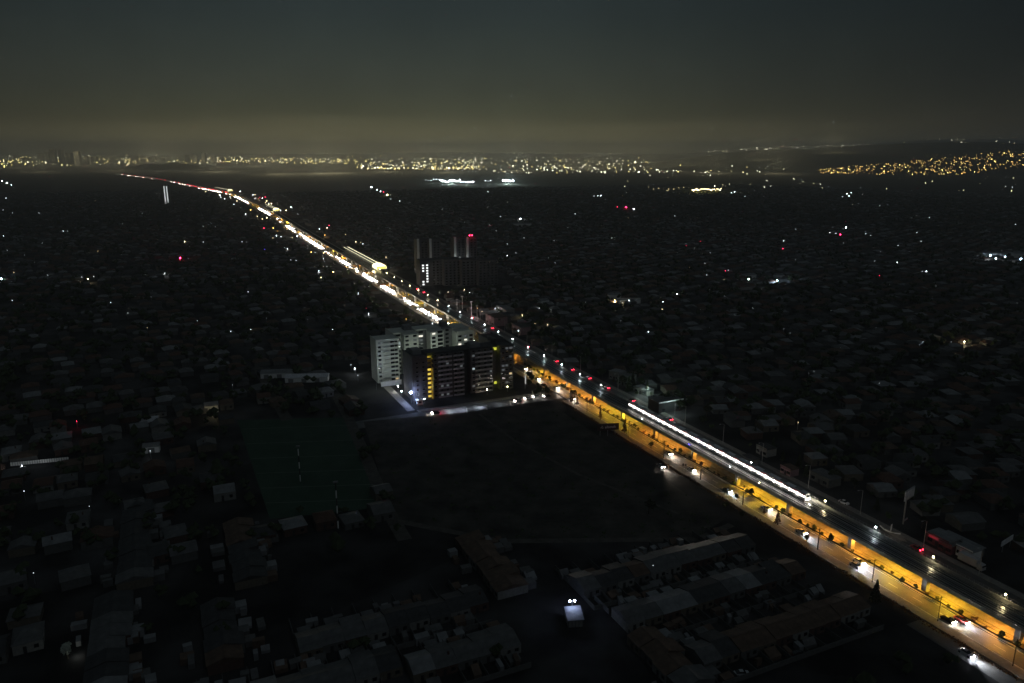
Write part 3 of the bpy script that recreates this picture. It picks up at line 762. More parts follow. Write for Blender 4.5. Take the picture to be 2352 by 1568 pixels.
RP=[29,50,78,105,133,160,190,220,255,300,340,380,420,470,520]
pm2 = MB().tube([(0,0,-.2),(0,0,10.2)],.14,8,.08).mesh('pole'); pm2.materials.append(M_conc)
ar2 = MB().tube([(0,0,10.1),(-1.2,0,10.6),(-2.2,0,10.7)],.05).mesh('arm'); ar2.materials.append(M_metal)
hd2 = MB().box(-2.9,-2.1,-.16,.16,10.6,10.76).mesh('lamp_head'); hd2.materials.append(M_metal)
for i,s in enumerate(RP):
    r = thing('street_lamp','unlit concrete street lamp across the viaduct, '+ORD[i]+' from the bottom right','street lamp',W(s,25,0.1),TH,'unlit street lamps across the viaduct')
    obj('pole',pm2,None,r); obj('arm',ar2,None,r); obj('lamp_head',hd2,None,r)
# cross cables over the far verge
for s,lab in ((131,'single wire hung from the near poles over the median'),): pass
# two traffic lights on the pavement of the near side
for (x,y),lab in ((zz(Z7,15,585),'slim traffic light at the left of the pavement pair'),(zz(Z7,45,590),'slim traffic light at the right of the pavement pair')):
    X,Y=at(x,y); r=thing('traffic_light',lab,'traffic light',(X,Y,0),TH)
    obj('pole',MB().tube([(0,0,-.1),(0,0,2.9)],.06),M_metal,r); obj('signal_housing',MB().box(-.17,.17,-.15,.15,2.9,4.0),M_black,r)
    for z in (3.15,3.45,3.75): obj('lens',MB().ball((0,-.15,z),.1),M_glass,r)

# ================================================================ SIGNS
bx,by = at(1395,996); r = thing('billboard','dark billboard with pale lettering and a swirl emblem at the field edge','billboard',(*at(1396,1000),0),math.radians(12))
BW,BH=11.4,3.3
obj('panel',MB().box(-BW/2,BW/2,-.12,.12,3.0,3.0+BH),mat('billboard_maroon',(.035,.018,.02),.6,var=.1),r)
obj('frame',MB().box(-BW/2-.1,BW/2+.1,-.16,.16,2.88,3.0).box(-BW/2-.1,BW/2+.1,-.16,.16,3.0+BH,3.12+BH),M_black,r)
for x in (-4,0,4): obj('leg',MB().tube([(x,.3,-.1),(x,.3,5.9)],.12),M_metal,r)
E_txt = mat('sign_lettering',(.75,.72,.72),.6,var=.05)
cu=bpy.data.curves.new('lettering','FONT'); cu.body='allsmok'; cu.size=1.9; cu.extrude=.02; cu.materials.append(E_txt)
o=bpy.data.objects.new('lettering_curve',cu); COL.objects.link(o); bpy.context.view_layer.update(); me=bpy.data.meshes.new_from_object(o.evaluated_get(bpy.context.evaluated_depsgraph_get())); bpy.data.objects.remove(o); o=obj('lettering',me); o.parent=r; o.location=(-1.7,-.16,4.05); o.rotation_euler=(math.pi/2,0,0)
sw=MB()
for k in range(3):
    a0=k*2.094; pts=[(-3.2+(.25+.6*q/6)*math.cos(a0+q*.33), -.15, 4.65+(.25+.6*q/6)*math.sin(a0+q*.33)) for q in range(7)]
    sw.tube(pts,.13,5,.05)
obj('emblem',sw,E_txt,r)
lamp(r,(1,-4.5,5.5),(1,.75,.7),26,radius=.6)

ax,ay = at(2066,1137,12); bx_,by_ = at(2097,1117,12)
ang=math.atan2(by_-ay,bx_-ax)
px_,py_ = at(2074,1203)
r = thing('billboard','tall pole billboard with faint pale panel beyond the viaduct','billboard',(px_,py_,0),ang)
Lb = 8.0
obj('pole',MB().tube([(0,0,-.1),(0,0,12)],.3,8),M_metal,r)
obj('panel',MB().box(-1.6,Lb-1.6,-.2,.2,10.2,13.8),mat('pale_poster',(.8,.8,.8),.7,scale=.5,col2=(.4,.4,.42)),r)
obj('arm',MB().box(0,3.6,-.12,.12,.9,1.5),M_metal,r)
for z in (10.0,13.9): obj('frame',MB().box(-1.7,Lb-1.5,-.25,.25,z-.1,z+.1),M_metal,r)
r = thing('roadside_sign','tilted faint white roadside panel far right in the dark yards','sign',(*at(2310,1262),0),math.radians(35))
obj('panel',MB().box(-4.5,4.5,-.1,.1,2.6,4.6),mat('pale_poster',(.38,.38,.38)),r)
for x in (-3,3): obj('leg',MB().tube([(x,0,-.1),(x,0,2.6)],.1),M_metal,r)
r = thing('sign_panel','upright white sign panel by the right end of the front apartment block','sign',(*at(1207,892),0),TH+.9)
obj('panel',MB().box(-.9,.9,-.1,.1,3.0,8.2),emit('backlit_sign',(.8,.85,.85),.5),r); obj('pole',MB().tube([(0,.2,-.1),(0,.2,3.1)],.12),M_metal,r)
r = thing('standing_sign','small white standing sign on the curved kerb by the cold lamp','sign',(*at(2046,1222),0),TH+.4)
obj('panel',MB().box(-.7,.7,-.06,.06,.9,3.2),M_white,r); obj('leg',MB().tube([(-.5,0,-.1),(-.5,0,.95)],.06).tube([(.5,0,-.1),(.5,0,.95)],.06),M_metal,r)
# curved kerb and forecourt
fc = MB(); pts=[at(*zz((3300,1750,3.1373),a,b)) for a,b in [(200,830),(270,872),(340,897),(420,908),(470,955),(510,1000),(430,985),(330,925),(240,870)]]
fc.add([(x,y,.13) for x,y in ccw(pts)],[tuple(range(len(pts)))])
tag(obj('forecourt',fc,M_pave),kind='structure')
ck = MB(); ck.tube([Vector((*at(*zz((3300,1750,3.1373),a,b)),.35)) for a,b in [(180,810),(230,855),(300,885),(360,900),(425,908)]],.22,6)
tag(obj('curved_kerb',ck,M_white),kind='structure')
lamp(None,(*at(2040,1235),3.2),(1,.85,.65),120,radius=.4)

# ================================================================ SHOPS across the avenue
def shop(x,y,w,d,h,label,wall,roofm,rz=TH,name='shop',door=True,sign=None,litc=None,watts=0):
    X,Y=at(x,y); r=thing(name,label,'building',(X,Y,0),rz)
    obj('wall',MB().box(-w/2,w/2,0,d,-.1,h),wall,r)
    obj('roof',MB().box(-w/2-.3,w/2+.3,-.3,d+.3,h,h+.18),roofm,r)
    obj('parapet',MB().box(-w/2-.1,w/2+.1,-.12,-.02,h+.18,h+.6),wall,r)
    if door: 
        dd=obj('door',MB().box(-.6,.6,-.06,-.002,0,2.1),M_black,r)
        for x_ in (-w*.3,w*.3): obj('window',MB().box(x_-.9,x_+.9,-.05,-.002,1,2.2),M_glass,r)
    if sign: obj('sign_board',MB().box(-w*.35,w*.35,-.35,-.14,h-.9,h-.1),sign,r)
    if litc: lamp(r,(0,-2.2,h-.2),litc,watts,radius=.3)
    return r
E_redsign = emit('red_shop_sign',(1,.04,.08),.16)
shop(2150,1255,9,7,3.6,'small shop with a glowing red sign behind the far road',mat('red_wall',(.13,.045,.05),.8),ROOFS[1],TH-1.57,sign=E_redsign,litc=(1,.25,.3),watts=12)
shop(2168,1268,5,5,3.4,'low red lit kiosk beside the red sign shop',mat('red_wall',(.13,.045,.05),.8),ROOFS[0],TH-1.57,litc=(1,.3,.35),watts=8)
shop(2200,1262,14,4,3.2,'low shed with a long grey awning behind the box truck',WALLS[0],ROOFS[1],TH-1.57)
shop(2212,1282,6,5,3.6,'small pale building standing behind the white box truck',M_white,ROOFS[1],TH-1.57)
shop(1803,1090,6,5,3.2,'pink lit shop front with two pale panels behind the train',mat('pink_wall',(.22,.14,.15),.8),ROOFS[3],TH-1.57,litc=(1,.55,.6),watts=12)
shop(1880,1110,11,7,3.6,'wide low building with faint striped roof behind the train',WALLS[0],ROOFS[0],TH-1.57)
shop(1748,1045,7,6,3.8,'pale gabled building front behind the middle of the train',WALLS[3],ROOFS[2],TH-1.57,litc=(1,.9,.85),watts=4)
shop(1712,1068,7,5,3.4,'low shop wall close behind the train',WALLS[0],ROOFS[2],TH-1.57)
r=shop(1540,945,16,10,6,'large dark warehouse with a pale roof edge beyond the train tail',mat('warehouse_wall',(.035,.035,.035),.9),ROOFS[0],TH,name='warehouse')
obj('roof_edge',MB().box(-8.2,8.2,-.45,-.14,5.9,6.6),M_white,r)
shop(1430,885,9,8,6,'pale two storey house lit greenish beside the far road',WALLS[3],ROOFS[0],TH-1.2)
shop(1410,872,8,7,5,'pale low house half hidden by lit trees across the avenue',WALLS[3],ROOFS[1],TH-1.2)
shop(1470,905,11,6,3.4,'pale walled yard building lit from the street lamp',WALLS[3],ROOFS[1],TH-1.4)
shop(1125,745,18,12,7,'reddish lit shop block across the avenue behind the apartment blocks',mat('pink_wall',(.22,.14,.15),.8),ROOFS[3],TH-1.57,litc=(1,.6,.65),watts=120)
shop(1150,722,20,9,6,'long pale roofed market hall across the avenue',WALLS[3],ROOFS[1],TH-1.57,litc=(1,.8,.85),watts=70)
shop(1185,765,16,9,6,'low row of shops with reddish wall across the avenue',mat('pink_wall',(.22,.14,.15),.8),ROOFS[2],TH-1.57)
for i,(x,y) in enumerate([(1050,720),(1062,712),(1083,726),(1096,736)]):
    X,Y=at(x,y); r=thing('flag_mast','tall thin pale mast, '+ORD[i]+' of four beyond the apartment blocks','mast',(X,Y,0),0,'pale masts beyond the apartment blocks')
    obj('pole',MB().tube([(0,0,-.1),(0,0,13)],.18,6),M_white,r); obj('lamp_bracket',MB().box(-1,1,-.15,.15,12.6,13),M_white,r)
lamp(None,(*at(1085,730),6),(1,.75,.8),2000,radius=1)
lamp(None,(*at(1140,748),5),(1,.65,.7),900,radius=1)
r=thing('street_lamp','lit cool white street lamp among the trees across the avenue','street lamp',W(236,33,0),TH)
obj('pole',MB().tube([(0,0,-.1),(0,0,6.5)],.1),M_metal,r); obj('lamp_head',MB().ball((0,0,6.6),.22),E_win,r); lamp(r,(0,0,5.8),(.72,1,.93),4200,radius=.3)
r=thing('street_lamp','second cool street lamp beside the road in front of the warehouse','street lamp',W(205,29.5,0),TH)
obj('pole',MB().tube([(0,0,-.1),(0,0,6.5)],.1),M_metal,r); obj('lamp_head',MB().ball((0,0,6.6),.15),E_win_dim,r); lamp(r,(0,0,5.8),(.72,.97,.95),1500,radius=.3)

# ================================================================ APARTMENT BLOCKS
pane_me={}
def pane_mesh(w,h,m,key):
    k=(round(w,2),round(h,2),key)
    if k not in pane_me:
        me=MB().box(-w/2+.07,w/2-.07,-.075,-.06,.07,h-.07).mesh('pane'); me.materials.append(m)
        fr=MB().box(-w/2,w/2,-.06,-.003,0,h)
        fr.box(-w/2,-w/2+.06,-.14,-.06,0,h).box(w/2-.06,w/2,-.14,-.06,0,h).box(-w/2+.06,w/2-.06,-.14,-.06,h-.06,h).box(-w/2-.08,w/2+.08,-.2,-.061,-.08,-.002)
        fm=fr.mesh('window'); fm.materials.append(M_conc_dark); pane_me[k]=(fm,me)
    return pane_me[k]
def block_windows(root,x0,x1,yf,z0,nf,fh,cols,ww,wh,litp,rnd,dimp=.08,skipf=()):
    for f in range(nf):
        for c in cols:
            if (f,c) in skipf: continue
            u=rnd.random(); m,key=rnd.choice(((E_win,'lit'),(emit('warm_pane',(1,.75,.4),.7),'warm'),(emit('pale_pane',(.8,.95,1),.45),'pale'))) if u<litp else ((E_win_dim,'dim') if u<litp+dimp else (M_glass,'dark'))
            fm,pm_=pane_mesh(ww,wh,m,key)
            w=obj('window',fm,None,root,(x0+(x1-x0)*c,yf,z0+f*fh+.95)); obj('pane',pm_,None,w)
rw=random.Random(21)
# pale rear block: local x = t+102 (0..66), local y = s-330
rear=thing('apartment_block','pale apartment block with stepped facade behind the darker block','apartment block',W(330,-102,0),TH)
H=26.6; FH=2.66
def wallbox(root,x0,x1,y0,y1,h,m,name='wall'): return obj(name,MB().box(x0,x1,y0,y1,-.1,h),m,root)
def roofbox(root,x0,x1,y0,y1,h,m=None): return obj('roof',MB().box(x0-.15,x1+.15,y0-.15,y1+.15,h,h+.25).box(x0-.15,x1+.15,y0-.15,y0+.1,h+.25,h+.95).box(x0-.15,x0+.1,y0+.1,y1+.15,h+.25,h+.95).box(x1-.1,x1+.15,y0+.1,y1+.15,h+.25,h+.95),m or M_cream,root)
wallbox(rear,0,14.2,0,14,H,M_cream); roofbox(rear,0,14.2,0,14,H,M_cream)
wallbox(rear,14.2,20.5,14,30,H,M_cream); wallbox(rear,20.5,30,9,30,H,M_cream); roofbox(rear,14.4,30,14.1,30,H)
wallbox(rear,30.2,38,17,30,H,M_grey); wallbox(rear,38,43,9,30,H,M_cream); wallbox(rear,43,48,12,30,H,M_cream); roofbox(rear,30.2,48,17.2,30,H)
wallbox(rear,48,55,15,30,H,M_grey); wallbox(rear,55,67,6,30,H-1.2,M_cream); roofbox(rear,48.2,67,15.2,30,H-1.1)
obj('parapet',MB().box(54.9,67.1,5.85,6.1,H-1.2,H-.3),M_cream,rear)
obj('plant_room',MB().box(24,29,20,26,H+.25,H+3.2),M_grey,rear); obj('plant_room',MB().box(50,54,21,27,H,H+3.4),M_grey,rear)
for k in range(10): obj('balcony',MB().box(4.6,8.6,-.9,-.002,k*FH+.35,k*FH+1.25),M_cream,rear)
block_windows(rear,0,14.2,0,0,10,FH,(.14,),1.7,1.25,.06,rw,.2)
for k in range(10): obj('window',MB().box(8.9,11.3,-.06,-.002,k*FH+.9,k*FH+2.2),M_glass,rear)
block_windows(rear,0,14.2,0,0,10,FH,(.88,),1.9,1.25,.02,rw)
block_windows(rear,14.2,20.5,14,0,10,FH,(.5,),4.2,1.5,.03,rw)
block_windows(rear,20.5,30,9,0,10,FH,(.2,.75),2.2,1.3,.03,rw,.12)
block_windows(rear,38,43,9,0,10,FH,(.45,),2.4,1.35,.06,rw)
block_windows(rear,43,48,12,0,10,FH,(.5,),3.8,1.6,.05,rw)
block_windows(rear,30.2,38,17,0,10,FH,(.5,),3.0,1.3,.08,rw,.2)
block_windows(rear,48,55,15,0,10,FH,(.5,),2.4,1.4,.08,rw,.2)
block_windows(rear,55,67,6,0,9,FH,(.16,.50,.82),2.3,1.25,.08,rw,.15)
# darker front block
fr_=thing('apartment_block','dark apartment block with a yellow lit stairwell in front of the pale one','apartment block',W(286,-93,0),TH)
HF=26.2
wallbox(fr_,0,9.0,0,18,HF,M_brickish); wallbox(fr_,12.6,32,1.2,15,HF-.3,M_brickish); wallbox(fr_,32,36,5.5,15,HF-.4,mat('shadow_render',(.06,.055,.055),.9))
wallbox(fr_,36,51,1.2,15,HF-.3,M_brickish); wallbox(fr_,51,54.5,5,15,HF-.1,M_brickish); wallbox(fr_,54.5,63,0,34,HF+.4,M_brickish)
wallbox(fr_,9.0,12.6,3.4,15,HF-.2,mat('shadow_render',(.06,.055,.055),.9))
for a in [(0,9,0,18,HF),(9.2,53.8,3.6,15,HF-.1),(54.5,63,0,34,HF+.4)]: roofbox(fr_,*a,m=M_roofslab)
obj('plant_room',MB().box(2,7,5,12,HF+.25,HF+3),M_grey,fr_); obj('plant_room',MB().box(38,44,6,12,HF+.15,HF+2.8),M_grey,fr_); obj('plant_room',MB().box(55.5,61,10,22,HF+.65,HF+3.4),M_roofslab,fr_)
# stairwell: slab edges, back wall and lit landings
stair=obj('stairwell',MB().box(9.001,12.599,3.2,3.398,0,HF-.6),M_ochre,fr_)
for k in range(10):
    obj('landing',MB().box(9.05,12.55,.4,3.2,k*FH,k*FH+.22),M_ochre,fr_)
    obj('balustrade',MB().box(9.05,11.2,.35,.5,k*FH+.22,k*FH+1.25),M_brickish,fr_)
obj('side_wall',MB().box(11.9,12.55,.2,3.1,0,18.6),M_ochre,fr_)
for k in range(7): 
    obj('landing_light',MB().box(9.3,11.2,.9,1.1,k*FH+1.3,k*FH+2.5),E_yellow,fr_)
    lamp(fr_,(10.6,1.6,k*FH+2.2),(1,.72,.08),34,radius=.3)
obj('landing_light',MB().box(9.3,11.8,2.9,3.1,HF-2.5,HF-1.5),E_yellow,fr_); lamp(fr_,(10.5,1.5,HF-1.4),(.8,.95,.1),50,radius=.3)
block_windows(fr_,0,9,0,0,9,FH,(.30,.72),1.5,1.1,.0,rw,.05)
for x0,x1 in ((15.6,24.0),(25.0,31.5),(38.6,49.6)):
    for k in range(10):
        obj('balcony',MB().box(x0,x1,.1,1.195,k*FH+.12,k*FH+.3).box(x0,x1,.1,.2,k*FH+.3,k*FH+1.1),mat('balcony_render',(.34,.33,.33),.8),fr_)
block_windows(fr_,12.6,32,1.2,0,10,FH,(.08,.28,.46),1.7,1.3,.05,rw,.10)
block_windows(fr_,12.6,32,1.2,0,10,FH,(.72,.90),1.7,1.3,.02,rw,.06)
block_windows(fr_,36,51,1.2,0,10,FH,(.12,.36,.62,.86),1.7,1.3,.04,rw,.10)
block_windows(fr_,54.5,63,0,0,10,FH,(.22,.5,.8),1.8,1.25,.07,rw,.18)
for z,w in ((HF-2.3,90),(2.6,60)):
    obj('entrance_light',MB().box(51.2,54.2,4.7,4.95,z,z+1.5),emit('lime_light',(.75,.8,.06),.7),fr_); lamp(fr_,(52.7,3.2,z+1),(.8,.9,.12),w,radius=.3)
# yard walls, gatehouse
r=thing('boundary_wall','pale boundary wall of the apartment yard at the foot of the left wing','wall',W(322,-99,0),TH)
obj('panel',MB().box(-3,10,0,.25,-.1,3.0),M_white,r); obj('pier',MB().box(2.0,2.6,-.1,.35,-.1,3.4),M_white,r); obj('coping',MB().box(-3.1,10.1,-.06,.31,3.0,3.12),M_conc,r)
r=thing('gatehouse','small pale gatehouse at the corner of the apartment yard','building',W(281,-91,0),TH)
obj('wall',MB().box(-1.6,1.6,-1.3,1.3,-.1,2.5),M_white,r); obj('roof',MB().box(-1.9,1.9,-1.6,1.6,2.5,2.7),M_white,r); obj('window',MB().box(-.8,.8,-1.36,-1.302,1,2),M_glass,r)
# yard lamps
def yard_lamp(s,t_,h,colr,watts,m,label,rad=.3):
    r=thing('yard_lamp',label,'lamp',W(s,t_,0),TH); lz=h-rad-.35; obj('pole',MB().tube([(0,0,-.1),(0,0,h)],.07),M_metal,r)
    obj('bulb',MB().ball((0,0,h+.1),rad),m,r); lamp(r,(0,0,lz),colr,watts,radius=.25); return r
yard_lamp(308,-95.5,3.5,(.95,.98,1),1100,E_white,'white globe lamp at the foot of the left wing',.34)
yard_lamp(299,-96,3.0,(.95,.98,1),150,E_white,'second white globe lamp between drive and dark block',.28)
yard_lamp(284,-95,6.5,(.35,.5,1),4200,emit('lamp_bluewhite',(.5,.62,1),90),'bright bluish floodlight on a post at the corner of the yard',.7)
yard_lamp(281,-88,2.6,(1,.95,.85),60,E_white,'small white lamp beside the gatehouse',.25)
yard_lamp(280.5,-49.5,3.2,(1,.95,.7),150,E_warm,'yellowish lamp in front of the middle of the dark block',.3)
yard_lamp(281,-36,3.0,(1,.9,.3),70,E_warm,'small yellow lamp by the lit side entrance',.22)
yard_lamp(326,-60,14,(.85,1,.85),3000,E_win,'added unseen lamp between the two apartment blocks',.3)  # added behind the front block to brighten the rear facade
yard_lamp(324,-78,14,(.85,1,.88),2500,E_win,'added unseen tall lamp behind the stairwell of the dark block',.3)  # likewise added for the rear facade, hidden by the front block
yard_lamp(318,-106,14,(.85,1,.92),2100,E_win_dim,'added tall lamp left of the pale left wing',.3)  # added to brighten the pale left wing
for t_ in (-72,-60,-44):
    r=thing('bollard_post','pale post on the kerb of the side street, '+{-72:'nearest the red tail lights',-60:'the middle one',-44:'nearest the avenue'}[t_],'post',W(256,t_,0),TH); obj('post',MB().tube([(0,0,-.1),(0,0,2.6)],.1),M_white,r); obj('cap',MB().box(-.15,.15,-.15,.15,2.6,2.7),M_white,r)
for t_,w_ in ((-80,1500),(-72,1500),(-62,1200),(-50,400)): lamp(None,W(262,t_,2.6),(.75,.88,1),w_,'SPOT',.4,None,150,.5)  # added spots without fittings make the pale pools on the side street

# ---- far apartment estate right of the avenue
def far_block(x,y,w,d,h,label,wall,name='apartment_block',strip=False,rz=TH,litcols=0,fl=2.9,group=None,ytop=None):
    X,Y=at(x,y); r=thing(name,label,'apartment block',(X,Y,0),rz,group)
    obj('wall',MB().box(-w/2,w/2,0,d,-.1,h),wall,r); obj('roof',MB().box(-w/2-.2,w/2+.2,-.2,d+.2,h,h+.5),M_roofslab,r)
    nf=int(h/fl)
    if strip: obj('stair_strip',MB().box(-w/2-.01,-w/2+2.6,-.5,-.01,0,h+1),M_white,r)
    if litcols:
        for c in range(litcols):
            for f in range(nf-1):
                if rw.random()<.7:
                    fm,pm_=pane_mesh(2.2,1.7,emit('far_lit_pane',(.95,1,1),1.5),'far'); w_=obj('window',fm,None,r,(-w/2+3.2+c*4.5,0,f*fl+.8)); obj('pane',pm_,None,w_)
    wm = MB()
    cols_=max(2,int(w/4.2))
    for c in range(cols_):
        for f in range(nf):
            x0=-w/2+w*(c+.5)/cols_; 
            if strip and x0<-w/2+4: continue
            if litcols and x0<-w/2+3.2+litcols*4.5: continue
            wm.box(x0-1,x0+1,-.08,-.003,f*fl+.9,f*fl+2.2)
    if wm.v: tag(obj('windows',wm,M_glass,r),kind='stuff')
    return r
M_farw=mat('tower_render',(.10,.10,.105),.9,var=.15,scale=.2)
far_block(993,655,26,14,27,'front left block of the dark estate with a column of lit windows',M_farw,litcols=2)
far_block(1040,655,18,14,28,'second dark block in the front row of the far estate',M_farw)
far_block(1080,655,18,14,27.5,'third dark block in the front row of the far estate',M_farw)
far_block(1122,655,22,14,27,'rightmost dark block in the front row of the far estate',M_farw)
for i,(x,lab) in enumerate([(972,'leftmost slim tower behind the far estate'),(1000,'second slim tower behind the far estate'),(1056,'tower with a bright pale stair strip behind the far estate'),(1084,'red lamp topped tower with pale stair strip behind the far estate')]):
    o=far_block(x,628,13,12,42 if i>1 else 40,lab,M_farw,name='apartment_tower',strip=True)
    if i>1:
        lamp(o,(-8,-5,18),(.9,1,1),450,radius=1)
    if i==3:
        for q in (-1.6,1.6): obj('warning_light',MB().ball((q,2,44.5),.6),E_red,o)
        obj('mast',MB().tube([(0,2,42.5),(0,2,44.6)],.1),M_metal,o); lamp(o,(0,-2,45),(1,.03,.08),900,radius=.5)
r=far_block(384,468,11,10,48,'tall slim tower showing two columns of lit windows',M_farw,name='apartment_tower',rz=0)
for c in (-3.6,3.2):
    for f in range(15):
        fm,pm_=pane_mesh(2.6,1.9,emit('far_lit_pane',(.95,1,1),1.5),'far'); w_=obj('window',fm,None,r,(c,-.1,f*3.1+1)); obj('pane',pm_,None,w_)

# ================================================================ STATIONS
def station(s0,s1,off,label,hall_s,sc=1.0):
    r=thing('metro_station',label,'station',WP(s0,off,0),heading((s0+s1)/2)); Ln=s1-s0
    obj('platform',MB().box(-2.5,2.5,0,Ln,6.4,8.4),M_conc_dark,r)
    obj('canopy',MB().box(-2.8,1.5,0,Ln,12.2,12.5),M_grey,r)
    obj('platform_light',MB().box(1.5,2.9,0,Ln,12.0,12.35).box(-2.9,-2.81,0,Ln,11.9,12.3),emit('platform_light',(1,.93,.62),2.2*sc),r)
    for k in range(int(Ln/15)+1): obj('column',MB().box(-.2,.2,k*15-.2+.3,k*15+.2+.3,8.4,12.2),M_metal,r)
    h=hall_s-s0
    hb=MB(); prof_=[(-6,0),(-6,2.6),(-4,4.4),(0,5.2),(4,4.4),(6,2.6),(6,0)]; n=len(prof_)
    hb.add([(x,h-9,8.5+z) for x,z in prof_]+[(x,h+9,8.5+z) for x,z in prof_],[(k,k+n,(k+1)%n+n,(k+1)%n) for k in range(n)]+[tuple(range(n)),tuple(range(n,2*n))[::-1]])
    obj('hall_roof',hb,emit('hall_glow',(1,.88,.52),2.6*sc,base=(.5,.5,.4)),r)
    obj('hall_glazing',MB().box(-5.6,5.6,h-9.4,h-9.1,8.6,11.4),emit('hall_window',(.95,.85,.2),1.3*sc),r)
    lamp(r,(-11,h-15,9),(1,.85,.4),26000*sc*(s0/745)**.5*.35,radius=2)
    return r
station(752,925,9.5,'elevated station with a long lit platform and glowing hall beyond the apartment blocks',742)
station(1700,1850,9,'second elevated station down the line with a glowing hall and lit platform',1690,1.3)
station(2650,2850,9,'farthest elevated station near the bend of the avenue',2640,1.3)

# ================================================================ LONE LIGHTS IN THE DARK QUARTER
LIGHT_ME={}
def light_mesh(key,rad,h,m):
    k=(key,round(rad,2),h)
    if k not in LIGHT_ME:
        mb=MB().tube([(0,0,-.1),(0,0,h)],max(.08,rad*.15),4); nf=len(mb.f); mb.ball((0,0,h+rad*.8),rad,6,4)
        me=mb.mesh('street_lamp'); me.materials.append(M_metal); me.materials.append(m)
        for i,p in enumerate(me.polygons): p.material_index=0 if i<nf else 1
        LIGHT_ME[k]=me
    return LIGHT_ME[k]
EMC={'w':(.80,.92,1.0),'c':(.55,.75,1),'y':(1,.78,.42),'o':(1,.5,.1),'r':(1,.02,.08),'b':(.1,.08,1)}
def EMs(k,size):
    st=3.0 if size<.6 else 8 if size<1.0 else 22 if size<1.6 else 60
    return emit('lone_%s_%d'%(k,st),EMC[k],st)
LC={'w':(.9,.97,1),'c':(.6,.78,1),'y':(1,.8,.45),'o':(1,.55,.15),'r':(1,.03,.08),'b':(.1,.1,1)}
CN={'w':'white','c':'bluish white','y':'yellow','o':'orange','r':'red','b':'blue'}
def lone(x,y,k,size=1.0,watts=0,label=None,h=5.0,group=None):
    X,Y=at(x,y,h); d=math.hypot(X,Y); rad=max(.14,d*.00030)*size; rad=round(rad*10)/10 or .1
    o=obj('street_lamp',light_mesh((k,size<.6,size<1.0,size<1.6),rad,h,EMs(k,size)),None,None,(X,Y,0))
    if label is None:
        group=group or 'lone %s lamps burning in the dark quarter'%CN[k]
        reg='near the left edge' if x<250 else 'in the left districts' if x<560 else 'beside the traffic queue' if x<900 else 'beyond the dark estate' if x<1250 else 'right of the dark estate' if x<1600 else 'in the right middle districts' if x<2000 else 'towards the right edge'
        band='farthest' if y<480 else 'far' if y<540 else 'middle' if y<620 else 'nearer' if y<760 else 'nearest'
        label='%s %s lamp in the %s band of roofs %s'%('tiny' if size<.6 else 'small' if size<1.0 else 'bright',CN[k],band,reg)
    tag(o,label,'lamp',group)
    if watts: lamp(o,(0,-rad-.3,h-rad-.3),LC[k],watts*(1 if k=='r' else 3.5),radius=.3)
    return o
